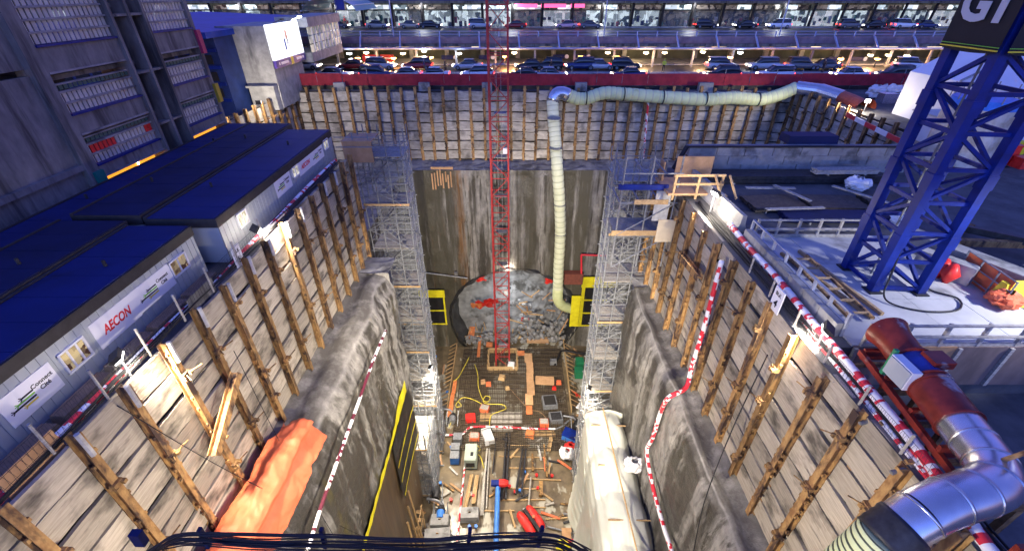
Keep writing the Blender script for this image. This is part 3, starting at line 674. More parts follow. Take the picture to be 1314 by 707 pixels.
cars('on the raised roadway before the shops', 100, DZ+.01, [
 (436,42,'grey','sedan',1),(485,37,'silver','sedan',1),(528,37,'beige','sedan',1),(553,38,'black','sedan',1),(617,37,'silver','suv',1),(661,37,'dark red','sedan',-1),(727,35,'pale pink','sedan',-1),(757,37,'grey','sedan',1),(905,34,'black','suv',1),(955,37,'black','sedan',-1),(998,36,'white','suv',-1),(1088,37,'grey','suv',1),(1117,39,'black','sedan',-1),(1158,37,'white','suv',1),(1185,39,'dark blue','sedan',1),(290,40,'black','suv',1)], 'cars on the raised roadway')
# ---- raised roadway
t = thing('raised_roadway', 'elevated roadway with parapet and rails running the width of the view', 'bridge', (0, 76, GZ))
MB().span((-95,76,DZ-.5),(100,108,DZ)).build('deck', M['street'], t)
M['para'] = mat('parapet_concrete', (.2,.16,.2), (.13,.1,.13), rough=.8, nsc=1)
for i in range(32): ubox('parapet_panel', (-91+i*6.0,75.92,DZ+.02), (5.96,.22,.95), M['para'], t)
MB().span((-95,76.1,DZ-.9),(100,77.2,DZ-.45)).build('edge_beam', M['conc_d'], t)
for i in range(62):
    x = -92+i*3.0; ubox('rail_post', (x,75.9,DZ+.85), (.16,.1,.75), M['galvb'] if 'galvb' in M else M.setdefault('galvb', mat('blue_grey_rail', (.3,.34,.5), rough=.5)), t)
for z in (DZ+.8, DZ+1.2): MB().bar((-95,75.9,z),(100,75.9,z),.07).build('rail', M['galvb'], t)
for i in range(31):
    x = -89+i*6.0; ubox('column', (x,83.1,37.5), (.7,.6,3), M['conc'], t)
for i in range(31):
    x = -89+i*6.0; ubar('hanger', (x,75.7,DZ+.5), (x+.15,74.1,38.45), .2, .2, M['galvb'], t)
# canopy tube and its lamps
t = thing('canopy_rail', 'pale blue canopy rail on slim posts along the lower street', 'canopy', (0, 74, GZ))
MB().tube([(-95,74,38.55),(100,74,38.55)],.14,8).build('rail', M['galvb'], t)
MB().span((-95,74.2,38.3),(100,75.9,38.4)).build('canopy_sheet', M['conc_d'], t)
for i in range(31): ubox('post', (-89+i*6.0+2.5,74.3,37.1), (.28,.28,2.3), M['conc'], t)
PL = MB().box((0,0,.25),(.06,.06,.3)).box((0,0,.1),(.34,.34,.05)).mesh('lamp_hood', M['steel'])
def bulb(m): return MB().tube([(0,0,-.16),(0,0,-.05),(0,0,.05),(0,0,.1)],[.14,.38,.38,.14],8).mesh('bulb', m)
BW, BO, BC = bulb(M['e_warm']), bulb(M['e_or']), bulb(M['e_cool'])
LL = [(448,0),(470,1),(517,1),(544,0),(589,0),(660,1),(780,1),(829,1),(853,1),(902,1),(950,0),(1117,1),(1140,1),(1164,1),(1211,1),(1290,1)]+[(q,2) for q in (459,505,553,648,745,792,937,985,1032,1079,1126,1174)]
LO = {}
for q, col_ in sorted(LL): LO[(q,(BC,BW,BO)[col_])] = (ORD+['thirteenth'])[sum(1 for a_, c_ in LL if c_ == col_ and a_ < q)]
kk = 0
for (u, v, b) in ((448,69,BC),(470,68,BW),(517,69,BW),(544,66,BC),(589,69,BC),(660,68,BW),(780,68,BW),(829,68,BW),(853,68,BW),(902,67,BW),(950,68,BC),(1117,71,BW),(1140,71,BW),(1164,72,BW),(1211,72,BW),(1290,73,BW),(459,75,BO),(505,75,BO),(553,74,BO),(553,73,BO),(648,73,BO),(745,73,BO),(792,73,BO),(937,74,BO),(985,75,BO),(1032,75,BO),(1079,76,BO),(1126,76,BO),(1174,77,BO)):
    if (u,v)==(553,73): continue
    y = 73.9 if b is not BO else 73.2
    p = Y(u, v, y); nm = {id(BW):'warm white', id(BO):'orange', id(BC):'cool white'}[id(b)]
    r = thing('street_lamp', f'{nm} lamp under the canopy rail, {LO[(u,b)]} of its colour from the left', 'lamp', (p.x,y,p.z), f'{nm} lamps under the canopy rail')
    link('lamp_hood', (p.x,y,p.z), r, PL); link('bulb', (p.x,y,p.z), r, b)
    if b is BO: ubox('lamp_pole', (p.x,y+.05,(p.z+GZ)/2-.1), (.1,.1,p.z-GZ), M['steel'], r)
    kk += 1
    if kk % 2 == 0: lamp(r, (p.x,y-.3,p.z-.1), 1300, (1,.62,.3) if b is not BO else (1,.42,.12), size=.2)
# lower level frontage behind the street
M['shopA'] = winmat('lower_shop_window', (.02,.018,.012), (.6,.47,.24), 1.5, .55)
M['shopB'] = winmat('upper_shop_window', (.03,.045,.05), (.8,.93,.93), 1.4, 1.1)
M['shopC'] = winmat('white_shop_window', (.3,.37,.38), (.95,.97,.97), 1.0, .9)
M['shopD'] = winmat('dark_shop_window', (.008,.01,.012), (.2,.17,.14), .7, 1.6)
t = thing('lower_frontage', 'lower level frontage with warm lit windows under the raised roadway', 'shop front', (0, 83.5, GZ))
MB().span((-95,83.5,GZ),(100,84,DZ-.5)).build('wall', mat('olive_wall', (.1,.11,.08), (.05,.055,.045), rough=.8, nsc=.5), t)
for i in range(44):
    if random.random() < .9: ubox('window', (-88+i*4.1,83.45,38.0+random.uniform(-.1,.1)), (random.uniform(1.6,3.6),.1,random.uniform(.4,.8)), random.choice((M['shopA'],M['shopA'],M['e_win'])), t)
M['navy'] = mat('navy_sign', (.015,.02,.1), rough=.4); M['redsign'] = mat('red_sign', (.5,.03,.03), rough=.4)
for i, (u, v, red) in enumerate(((474,75,1),(497,75,1),(574,74,0),(622,74,0),(717,73,0),(745,73,0),(1070,76,0),(1100,76,0),(1165,76,0),(1250,78,1))):
    p = Y(u, v, 79); r = thing('hanging_sign', ('red' if red else 'navy')+' sign board hanging under the raised roadway, '+ORD[i]+' sign from the left', 'sign', p)
    MB().box(p,(2.2 if red else 1.9,.08,1.0 if red else .6)).build('board', M['redsign'] if red else M['navy'], r)
    MB().bar((p.x-.7,79,p.z+.3),(p.x-.7,79,DZ-.5),.05).bar((p.x+.7,79,p.z+.3),(p.x+.7,79,DZ-.5),.05).build('hanger', M['steel'], r)
    if not red: MB().tube([(p.x+1.3,78.95,p.z),(p.x+1.3,79.03,p.z)],.32,12).build('round_badge', M['sign'], r)
    else: MB().box((p.x,78.94,p.z),(1.3,.02,.16)).build('print_bar', M['sign'], r)
lamp(t, (-15,80,38.6), 500, (1,.7,.35), size=1.); lamp(t, (20,80,38.6), 500, (1,.7,.35), size=1.); lamp(t, (50,80,38.6), 400, (1,.7,.35), size=1.)
# upper terminal frontage
t = thing('terminal_building', 'long terminal building with tall lit shop windows and dark leaning mullions', 'terminal', (0, 104, DZ))
MB().span((-110,107.5,DZ),(115,108.5,47)).build('rear_wall', M['conc_d'], t)
MB().span((-110,101.2,43.75),(115,108,44.1)).build('canopy', M['conc_d'], t)
M['bluefas'] = mat('blue_grey_fascia', (.06,.08,.2), (.045,.06,.15), rough=.5, nsc=1)
for i in range(36): ubox('fascia_panel', (-108+i*6.2,101,44.6), (6.15,.3,1.0), M['bluefas'], t); ubox('upper_panel', (-108+i*6.2,102.2,46.8), (6.1,.3,3.2), M['bluefas'], t)
MB().span((-110,101.4,DZ),(115,107,DZ+.15)).build('sidewalk', M['conc'], t)
rnd = random.Random(3)
for i in range(37):
    x = -108+i*6.0
    ubar('mullion', (x,102.4,DZ), (x+.1,102.0,43.75), .42, .3, M['dark'], t)
    k = rnd.random(); mm = M['shopC'] if k < .33 else M['shopB'] if k < .68 else M['shopD']
    for j in range(2):
        ubox('shop_window', (x+1.65+j*2.75,103.6,41.0), (2.7,.06,2.7), mm if rnd.random() < .8 else M['shopB'], t)
        ubox('transom_window', (x+1.65+j*2.75,102.9,43.0), (2.7,.06,.75), rnd.choice((M['shopB'],M['shopD'],M['shopD'],M['shopD'],M['shopC'])), t)
        ubox('pane', (x+1.65+j*2.75,102.7,41.0), (2.7,.03,2.75), M['glass'], t)
    ubox('transom', (x+3,102.3,42.5), (5.6,.2,.14), M['dark'], t)
    for j in range(6): ubox('display', (x+.6+j*.95,103.2,DZ+.4+rnd.random()*1.2), (rnd.uniform(.2,.7),.3,rnd.uniform(.4,1.3)), rnd.choice((M['dark'],M['dark'],M['redsign'],M['conc'],M['navy'],M['white'],M['wood'],M['green'])), t)
M['pinksign'] = emit('pink_sign_light', (1,.12,.3), 1.6)
for (u, w_) in ((675,4.5),(710,5.),(741,2.8)): p = Y(u,8,102.6); ubox('lit_sign', (p.x,102.2,43.25), (w_,.2,.65), M['pinksign'], t)
for x in range(-54, 60, 18): lamp(t, (x,101.6,43.4), 900, (.92,.96,1), size=.8)
# lamp standards with blue pennant on the deck
for i, (u, lab) in enumerate(((505,'slim lamp standard on the raised roadway left of the red mast'),(775,'slim lamp standard on the raised roadway right of the red mast'),(1000,'slim lamp standard on the raised roadway near the black banner'))):
    p = Y(u, 45, 77.5); tag(MB().tube([(p.x,77.5,DZ),(p.x,77.5,47)],.09,6).build('lamp_standard', M['galvb']), lab, 'lamp post')
p = Y(437,10,77); tag(MB().box((p.x,77,44.9),(1.2,.06,3)).bar((p.x-.7,77,46.5),(p.x-.7,77,DZ),.1).build('pennant', M['craneblue']), 'blue pennant on a pole above the glazed footbridge', 'banner')
# glazed barrel roof over the bridge end
t = thing('glass_vault', 'curved glass vault roof at the end of the footbridge', 'roof', (-25.5,86,43))
for i in range(7):
    a0, a1 = math.pi*i/7, math.pi*(i+1)/7
    MB().quad((-30-4.5*math.cos(a0),84,43+1.8*math.sin(a0)),(-30-4.5*math.cos(a1),84,43+1.8*math.sin(a1)),(-30-4.5*math.cos(a1),97,43+1.8*math.sin(a1)),(-30-4.5*math.cos(a0),97,43+1.8*math.sin(a0))).build('pane', mat('vault_glass', (.35,.5,.5), rough=.2) if i == 0 else bpy.data.materials['vault_glass'], t)
    MB().bar((-30-4.55*math.cos(a0),83.9,43+1.85*math.sin(a0)),(-30-4.55*math.cos(a0),97,43+1.85*math.sin(a0)),.12).build('rib', M['white'], t)
# ================================================================== right-hand yard
# crane pad
M['formface'] = mat('stained_form_face', (.2,.15,.14), (.12,.09,.085), rough=.8, nsc=1.5, sc=(1,1,.4))
t = thing('crane_pad', 'pale concrete slab carrying the blue crane tower', 'concrete slab', (15, 15, GZ))
for i in range(4):
    for j in range(3): MB().span((11.35+i*1.9,11.05+j*2.6,GZ-.5),(11.35+i*1.9+1.88,11.05+j*2.6+2.58,GZ+.06+.004*((i+j)%2))).build('slab_bay', M['pad'], t)
for i in range(5): ubox('edge_form', (12.2+i*1.72,10.97,35.2), (1.68,.08,1.75), M['ply'] if i == 1 else M['formface'], t); ubox('form_stud', (11.4+i*1.72,10.9,35.2), (.12,.1,1.7), M['greywood'], t)
def railing(label, pts, h=.95, step=1.0, mtl=None, board=True):
    mtl = mtl or M['greywood']; c = sum((Vector(p) for p in pts), Vector())/len(pts); r = thing('timber_railing', label, 'railing', c)
    for a, b in zip(pts, pts[1:]):
        a = Vector(a); b = Vector(b); n = max(1, round((b-a).length/step))
        for i in range(n+1):
            p = a+(b-a)*i/n; ubox('post', p+Vector((0,0,h/2)), (.1,.1,h), mtl, r)
        for z in (h*.52, h-.03): ubar('rail', a+Vector((0,-.07,z)), b+Vector((0,-.07,z)), .11, .05, mtl, r)
        if board: ubar('toe_board', a+Vector((.06,0,.1)), b+Vector((.06,0,.1)), .05, .2, mtl, r)
    return r
railing('timber guard rail along the front edge of the crane pad', [(11.6,11.0,GZ),(20.5,11.0,GZ)], 1.0, 1.25)
railing('timber guard rail along the back edge of the crane pad', [(11.6,18.7,GZ),(16.5,18.7,GZ)], 1.0, 1.0)
M['bluerail'] = mat('blue_grey_timber', (.3,.32,.4), (.22,.24,.3), rough=.8, nsc=2)
railing('timber guard rail on the shaft side of the crane pad', [(11.3,11.6,GZ),(11.3,18.6,GZ)], 1.0, .95, M['bluerail'])
t = thing('kerb_beam', 'low pale concrete kerb between the striped pipe and the pad rail', 'kerb', (11.1,15,GZ))
for i in range(7): ubox('kerb_block', (11.08,12.05+i*1.0,GZ+.28), (.24,.97,.56), M['conc'], t)
# timber and steel laid on the pad
for i, (a, b) in enumerate((((12.0,17.0),(12.9,12.4)),((12.9,17.2),(13.4,12.6)))):
    mb = MB().bar((a[0],a[1],GZ+.15),(b[0],b[1],GZ+.15),.12); tag(mb.build('timber_bearer', M['wood']), ['timber bearer on the pad nearest the rail','timber bearer on the pad nearest the crane foot'][i], 'timber')
t = thing('access_ladder', 'brown access frame with rungs lying on the pad beside the rail', 'ladder', (12.3,14,GZ+.2))
for q in (11.9,12.75): ubar('stile', (q,12.2,GZ+.28), (q+.1,16.6,GZ+.28), .08, .1, M['rust'], t)
for k in range(6): ubar('rung', (11.9,12.5+k*.75,GZ+.3), (12.8,12.5+k*.75,GZ+.3), .07, .07, M['wood'], t)
# ---- blue crane tower
t = thing('blue_crane_tower', 'blue lattice crane tower with a black lettered banner at its top', 'tower crane', (15,15,GZ))
C4 = [(14.15,14.2),(15.85,14.05),(15.9,15.8),(14.2,15.9)]
for x, y in C4:
    ubox('leg', (x,y,GZ+6.05), (.3,.3,12.1), M['craneblue'], t); ubox('foot_plate', (x,y,GZ+.09), (.5,.5,.06), M['steel'], t)
    for z in (2.3,4.6,6.9): ubox('splice_plate', (x,y,GZ+z), (.36,.36,.5), M['craneblue'], t)
lv = 1.18
for f in range(4):
    (xa, ya), (xb, yb) = C4[f], C4[(f+1)%4]
    for k in range(8):
        z0 = GZ+.25+k*lv
        a, b = ((xa,ya,z0),(xb,yb,z0+lv)) if (k+f) % 2 else ((xb,yb,z0),(xa,ya,z0+lv))
        ubar('diagonal', a, b, .13, .11, M['craneblue'], t)
        ubar('strut', (xa,ya,z0), (xb,yb,z0), .11, .13, M['craneblue'], t)
for q in (-.22,.22): ubar('ladder_rail', (15.2+q,15.45,GZ), (15.2+q,15.45,GZ+9), .05, .05, M['galv'], t)
for k in range(28): ubar('ladder_rung', (14.98,15.45,GZ+.3+k*.31), (15.42,15.45,GZ+.3+k*.31), .035, .035, M['galv'], t)
bz0, bz1 = 44.45, 47.4
def side(a, b, m, nm):
    mb = MB(); d = Vector((b[0]-a[0], b[1]-a[1], 0)); n = Vector((d.y,-d.x,0)).normalized()
    mb.grid(lambda p,q: Vector((a[0],a[1],bz0))+d*p+n*(.16+.03*mn.noise((p*4,q*3,a[0])))+Vector((0,0,(bz1-bz0)*q-.06*math.sin(p*math.pi)*(1-q))), 8, 8)
    return mb.build(nm, m, t, True)
E4 = [(14.02,14.02),(16.02,13.92),(16.05,15.95),(14.05,16.05)]
for f in range(4):
    bb = side(E4[f], E4[(f+1)%4], M['banner'], 'banner')
    a, b = E4[f], E4[(f+1)%4]; d = Vector((b[0]-a[0],b[1]-a[1],0)); n = Vector((d.y,-d.x,0)).normalized()
    ubar('banner_cord', Vector((a[0],a[1],bz0+.06))+n*.17, Vector((b[0],b[1],bz0+.06))+n*.17, .03, .035, M['ylw'], t)
    ubar('banner_cord', Vector((a[0],a[1],bz0+.14))+n*.17, Vector((b[0],b[1],bz0+.14))+n*.17, .02, .02, M['grn'], t)
text('lettering', 'G1', 1.3, M['silver'], t, (13.83,15.03,45.62), (R(90),0,R(-90)), .006, .045, 0, 1.05)
text('lettering', 'G1', 1.3, M['silver'], t, (15.02,13.74,45.62), (R(90),0,0), .006, .045, 0, 1.05)
# cables down the tower and over the pad
pts = [(14.6,14.6,44),(14.5,14.5,40),(14.35,14.0,37),(14.1,13.6,GZ+.3),(14.3,13.2,GZ+.12),(15.2,12.8,GZ+.12),(16.4,12.9,GZ+.12),(17.0,13.6,GZ+.12),(16.4,14.2,GZ+.12),(16.9,14.9,GZ+.12)]
def smooth(pts, n=8):
    P = [Vector(p) for p in pts]; out = []
    for i in range(len(P)-1):
        a, b, c, d = P[max(i-1,0)], P[i], P[i+1], P[min(i+2,len(P)-1)]
        for k in range(n):
            t_ = k/n; out.append(.5*((2*b)+(c-a)*t_+(2*a-5*b+4*c-d)*t_*t_+(3*b-a-3*c+d)*t_**3))
    out.append(P[-1]); return out
tag(MB().tube(smooth(pts),.035,6).build('power_cable', M['black'], None, True), 'black power cable running down the blue tower and looping over the pad', 'cable')
# ---- block wall and the materials deck behind the pad
t = thing('block_wall', 'three course wall of big grey concrete blocks in front of the far lagging', 'wall', (18,27.9,GZ))
for r in range(3):
    for i in range(8):
        x = 11.2+i*1.78+(.85 if r % 2 else 0); L = 1.74
        if x > 25: continue
        ubox('block', (x+L/2,27.95+random.uniform(-.03,.03),GZ+.28+r*.555), (L,.7,.545), M['block'], t, (0,0,random.uniform(-.008,.008)))
tag(MB().span((11.0,27.5,GZ+1.67),(25.6,27.75,GZ+1.76)).bar((11.0,27.6,GZ+1.72),(10.2,27.0,GZ+.5),.2).build('black_cable_tray', M['black']), 'black cable tray lying on top of the block wall', 'cable tray')
tag(MB().box((19.3,28.9,GZ+1.9),(3.2,1.2,.5),ch=.05).build('steel_cover', M['roof2']), 'dark steel cover box standing behind the block wall', 'box')
def jersey(label, p, L, rz, mtl):
    mb = MB(); mb.prism([(-.32,0),(.32,0),(.3,.12),(.14,.35),(.1,.85),(-.1,.85),(-.14,.35),(-.3,.12)], 'y', -L/2, L/2)
    o = link('concrete_barrier', p, None, mb.mesh('concrete_barrier', mtl), (0,0,rz)); tag(o, label, 'barrier', 'concrete barriers on the right edge of the shaft'); return o
jersey('concrete barrier end on at the left end of the block wall', (11.0,26.0,GZ), 2.2, R(8), M['block'])
for i, (y, lab) in enumerate(((23.2,'brightly lit concrete barrier right beside the timber platform steps'),(20.6,'concrete barrier at the corner of the dark materials deck'))):
    jersey(lab, (11.2,y,GZ), 2.5, R(2), M['block'])
# stacks of dark formwork beams and mats
def stack(label, c, n, L, wd, mtl, rz=0, cols=5, nm='steel_bundle', piece='bar', hgt=.1):
    t = thing(nm, label, 'material stack', c)
    for k in range(n):
        for j in range(cols):
            o = ubox(piece, Vector(c)+Matrix.Rotation(rz,3,'Z') @ Vector((random.uniform(-.05,.05), (j-(cols-1)/2)*wd*1.08, hgt*(k+.5)+.1)), (L, wd, hgt*.92), mtl, t, (0,0,rz+random.uniform(-.006,.006)))
    for q in (-.3,.3): ubox('bearer', Vector(c)+Matrix.Rotation(rz,3,'Z') @ Vector((L*q,0,.05)), (.1,cols*wd*1.1,.1), M['greywood'], t, (0,0,rz))
    return t
stack('long dark beams stacked along the foot of the block wall', (17.0,26.2,GZ), 2, 11.5, .3, M['steel'], R(0), 4, 'beam_stack', 'beam', .22)
stack('weathered planks stacked on the dark beams by the block wall', (20.3,26.0,GZ+.5), 3, 3.8, .28, M['greywood'], R(1), 2, 'plank_stack', 'plank', .09)
stack('left rebar mat stack on the deck beside the bright barrier', (14.3,22.4,GZ), 2, 2.9, .12, M['rebar'], R(4), 14, 'rebar_stack', 'bar', .1)
stack('middle rebar mat stack on the deck with a plank in front', (17.6,22.4,GZ), 2, 3.0, .12, M['rebar'], R(-2), 14, 'rebar_stack', 'bar', .1)
stack('right rebar mat stack on the deck nearest the blue tower', (20.9,22.6,GZ), 2, 2.8, .12, M['rebar'], R(3), 12, 'rebar_stack', 'bar', .1)
stack('dark blue form beams in front of the middle rebar mat stack', (16.9,20.6,GZ), 2, 6.0, .16, M['roof2'], R(-1), 6, 'form_beam_stack', 'beam', .14)
for i, (p, q, lab) in enumerate((((13.1,20.9,GZ+.5),(16.2,21.1,GZ+.5),'loose plank across the front of the left rebar stack'),((13.5,24.1,GZ+.4),(16.3,24.0,GZ+.4),'loose plank behind the left rebar stack'),((18.4,24.0,GZ+.55),(19.9,21.6,GZ+.55),'loose plank lying lengthwise over the right rebar stack'),((15.1,24.1,GZ+.55),(15.9,21.8,GZ+.55),'pale loose plank lying lengthwise between two rebar stacks'),((12.4,19.2,GZ+.2),(17.2,19.2,GZ+.2),'long pale plank on the deck behind the back rail of the pad'))):
    tag(MB().bar(p,q,.22,.06).build('loose_plank', M['greywood']), lab, 'plank')
def bag(label, p, s, mtl, nm='sack', cat='sack'):
    mb = MB(); p = Vector(p)
    def fn(a, b):
        g_ = a*2*math.pi; h_ = b*2.75+.04
        n = Vector((math.cos(g_)*math.sin(h_), math.sin(g_)*math.sin(h_), -math.cos(h_)))
        k = 1+.34*mn.fractal(n*1.7+p, .7, 2.2, 5)-.16*abs(mn.noise(n*3.6+p))
        q = Vector((n.x*.62, n.y*.52, n.z*.4))*s*k
        return p+Vector((q.x, q.y, max(.02, q.z+.36*s)))
    mb.grid(fn, 26, 16)
    return tag(mb.build(nm, mtl, None, False), label, cat)
bag('white woven bulk bag on the deck in front of the block wall', Z(1098,244,36), 1.1, M['white'])
bag('white bulk bag seen through the legs of the blue tower', Z(1152,290,36), .9, M['white'])
# long concrete beams, containers and odds right of the tower
for i, (a, b, s, lab) in enumerate((((17.9,18.2),(19.9,13.7),(.75,.85),'long pale concrete beam lying right of the blue tower'),((17.3,16.2),(18.3,14.6),(.5,.8),'shorter darker concrete beam beside the red ball right of the tower'),((20.2,14.5),(21.8,14.3),(.8,.8),'concrete block at the end of the long beam at the right edge'))):
    tag(MB().bar((a[0],a[1],GZ+s[1]/2+.05),(b[0],b[1],GZ+s[1]/2+.05),s[0],s[1]).build('concrete_beam', M['block']), lab, 'concrete beam')
for i, (p, q) in enumerate((((19.3,18.0),(22.5,19.4)),((19.6,17.5),(23.4,17.2)),((20.5,18.9),(23.8,16.4)))):
    tag(MB().bar((*p,GZ+.25+i*.2),(*q,GZ+.25+i*.2),.25,.3).build('steel_beam', M['rust'] if i < 2 else M['steel']), ['rusty beam lying farthest back right of the tower','rusty beam lying beside the long concrete beam','dark beam crossing two rusty beams at the right edge'][i], 'steel beam')
mb = MB(); c = Z(1218,330,37); 
for k in range(2): mb.tube([(c.x,c.y-.4*k,36.05),(c.x,c.y-.4*k,36.5),(c.x,c.y-.4*k,36.9)],[.1,.32,.1],10)
tag(mb.build('red_buoy', M['redtarp'], None, True), 'pair of orange red round floats beside the concrete beam', 'float')
t = thing('mesh_gate', 'grey pipe gate panels with orange mesh sheet right of the tower', 'gate', Z(1255,370,36))
a, b = Z(1225,352,36), Z(1282,395,36)
for k in range(4):
    p = a+(b-a)*k/3; utube('post', p, p+Vector((0,0,1.15)), .035, M['galv'], t)
for z in (.25,.7,1.12): utube('rail', a+Vector((0,0,z)), b+Vector((0,0,z)), .03, M['galv'], t)
mb = MB(); mb.grid(lambda p,q: a+(b-a)*p+Vector((.12,.1+.05*math.sin(p*14),.05+1.0*q)), 16, 6); mb.build('mesh_sheet', M['tarp'], t, True)
c = Z(1297,400,36)
mb = MB(); mb.prism([(-.35,0),(.35,0),(.25,.2),(.12,.9),(-.12,.9),(-.25,.2)], 'x', c.x-.2, c.x+2.4); mb.v = [v+Vector((0,c.y+.6,GZ)) if True else v for v in mb.v]
tag(mb.build('plastic_barrier', M['ylw']), 'yellow plastic barrier at the right edge of the pad', 'barrier')
bag('orange crumpled tarp heap beside the yellow plastic barrier', Z(1283,392,36.1), .9, M['tarp'], 'tarp_heap', 'tarp')
# tanks, tent, containers at the far right
t = thing('storage_tank', 'stained white upright tank with a blue top behind the blue tower', 'tank', Z(1222,200,36))
c = Z(1222,205,36)
MB().tube([(c.x,c.y,36),(c.x,c.y,39.6)],1.9,20).build('shell', mat('stained_white', (.6,.58,.52), (.35,.3,.22), rough=.6, nsc=1.2, c3=(.25,.12,.05), lo3=.62, hi3=.72), t, False)
MB().tube([(c.x,c.y,39.6),(c.x,c.y,40.1),(c.x,c.y,40.3)],[1.95,1.7,.3],20).build('lid', M['bluep'], t)
for k in range(10):
    g_ = 2*math.pi*k/10; utube('rail_post', (c.x+1.8*math.cos(g_),c.y+1.8*math.sin(g_),40), (c.x+1.8*math.cos(g_),c.y+1.8*math.sin(g_),40.9), .035, M['galv'], t)
t = thing('white_tent', 'big white tent with sloping roof at the far right edge', 'tent', (41,36,GZ))
mb = MB(); mb.prism([(36.5,36),(47,36),(47,39.7),(41.5,42.6),(36.5,39.7)], 'y', 33.5, 44); mb.build('tent_sheet', mat('tent_pvc', (.72,.73,.78), (.66,.67,.72), rough=.5, nsc=.4), t)
for y in (33.4,38.5): MB().tube([(36.4,y,36),(36.4,y,39.8),(41.5,y,42.7)],.09,6).build('tent_frame', M['galv'], t)
t = thing('white_container', 'white ribbed site container behind the red crates', 'container', (34.4,34.8,GZ))
mb = MB()
for k in range(28): mb.span((31.6+k*.2,33.5+(.03 if k%2 else 0),36.1),(31.6+k*.2+.2,36,38.0))
mb.build('wall', M['white'], t); ubox('roof', (34.4,34.8,38.06), (5.8,2.7,.1), M['siding'], t)
for i, (u, v, s, m, lab) in enumerate(((1270,207,1.5,M['redtarp'],'dusty red crate at the right behind the blue tower'),(1293,196,1.0,M['yel'],'yellow bin beside the dusty red crate'),(1310,215,.8,M['redtarp'],'small red box at the right image edge'),(1135,132,1.1,M['sheet'],'grey metal drum box beside the red ventilation fan'))):
    p = Z(u,v,36); t = thing('site_crate', lab, 'crate', p)
    MB().box(p+Vector((0,0,s*.4)),(s*1.3,s,s*.8),ch=.06).build('body', m, t); ubox('lid', p+Vector((0,0,s*.83)), (s*1.36,s*1.06,s*.07), m, t)
for i, (u,v,s) in enumerate(((1147,128,1.7),(1168,128,1.5),(1190,131,1.2),(1125,126,1.5))): bag('white sheeted heap by the red fence on the right, '+ORD[i]+' of the row', Z(u,v,36), s*1.2, M['white'], 'sheeted_heap', 'heap')
t = thing('red_sand_wall', 'white and red edge board along the top of the right corner wall', 'barrier', Z(1130,165,36))
a, b = Z(1086,147,36.6), Z(1172,190,36.6)
for k in range(6): ubar('edge_board', a+(b-a)*k/6, a+(b-a)*(k+.96)/6, .08, .35, M['white2'] if k % 2 else M['pred'], t)
M['hoserib'] = mat('hose_wire_rib', (.06,.075,.05), rough=.6); M['hoserib2'] = mat('hose_crease', (.47,.5,.33), rough=.6)
M['fanred2'] = mat('orange_red_paint', (.4,.09,.04), (.28,.055,.03), rough=.5, nsc=2)
# small far fan with its duct
def ribbed(mb, pts, r, pitch=.28, amp=.05, n=16, m=0):
    P = smooth(pts, 24); out = [P[0]]; acc = 0
    for a, b in zip(P, P[1:]):
        if (b-out[-1]).length >= pitch/2: out.append(b)
    rr = [r+(amp if i % 2 else 0) for i in range(len(out))]
    mb.tube(out, rr, n, m); return out
def corrugated(pts, r, pitch, amp, n=28):
    P = smooth(pts, 60); out = [P[0]]
    for b in P[1:]:
        if (b-out[-1]).length >= pitch/5: out.append(b)
    return MB().tube(out, [r+(-amp if i % 5 == 0 else amp if i % 5 in (2,3) else amp*.6) for i in range(len(out))], n, m=lambda i, j: 1 if i % 5 == 0 else 0)
t = thing('far_ventilation_duct', 'pale yellow green ventilation duct along the far wall and down to the tunnel', 'duct', (4,53.5,30))
yd = 53.6
mb = corrugated([Y(1022,113,yd),Y(1000,122,yd),Y(975,128,yd),Y(940,126,yd),Y(905,128,yd),Y(850,125,yd),Y(800,121,yd),Y(775,120,yd),Y(755,126,yd),Y(742,127,yd),Y(728,122,yd)], .68, .5, .02, 18); mb.build('hose', [M['duct'], M['hoserib2']], t, True)
mb = MB(); ribbed(mb, [Y(730,123,yd),Y(722,120,yd),Y(713,122,yd-.2),Y(709,131,yd-.4)], .74, .5, .02); mb.build('elbow', M['sheet'], t, True)
mb = corrugated([Y(709,129,yd-.4),Y(710,150,yd-1),Y(713,185,yd-2.2),Y(715,215,50),Y(718,260,49.7),Y(719,300,49.7),Y(717,340,49.6),Y(716,372,49.5)], .68, .5, .02, 18); mb.build('drop_hose', [M['ductp'], M['hoserib2']], t, True)
mb = MB(); ribbed(mb, [Y(716,370,49.5),Y(716,384,49.5),Y(722,392,50),Y(733,396,51)], .7, .42, .03); mb.build('foot_hose', M['duct'], t, True)
for (u,v) in ((752,126),(800,121),(850,125),(905,127),(972,128)): p = Y(u,v,yd); MB().tube([p-Vector((.06,0,0)),p+Vector((.06,0,0))],.77,16).build('clamp_ring', M['steel'], t)
for (u,v) in ((711,152),(713,190),(718,262),(719,300)): p = Y(u,v,50.6 if v < 200 else 49.7); MB().tube([p-Vector((0,0,.05)),p+Vector((0,0,.05))],.76,16).build('clamp_ring', M['galv'], t)
t = thing('far_fan', 'small red cylindrical ventilation fan with open mouth beside the far right lagging', 'fan', Z(1095,140,36))
a, b, c, d = Y(1022,113,53.6), Y(1052,117,52), Y(1080,126,49.8), Y(1107,139,46.2)
MB().tube([a,b],.72,18).build('silencer', M['sheet'], t, False); MB().tube([b,c],.76,18).build('silencer', M['sheet'], t, False)
mb = MB(); mb.tube([c,(c+d)/2,d],[.72,.78,.8],18,caps=False); mb.tube([d,d+(d-c)*.12],[.8,1.0],18,caps=False); mb.build('casing', M['fanred2'], t)
q = d+(c-d)*.25; dd = (d-c).normalized()
for k in range(8):
    g_ = math.pi*2*k/8; MB().bar(q, q+Vector((math.cos(g_)*.35,-.3*math.sin(g_)*0,math.sin(g_)*.7)), .14, .03).build('blade', M['steel'], t)
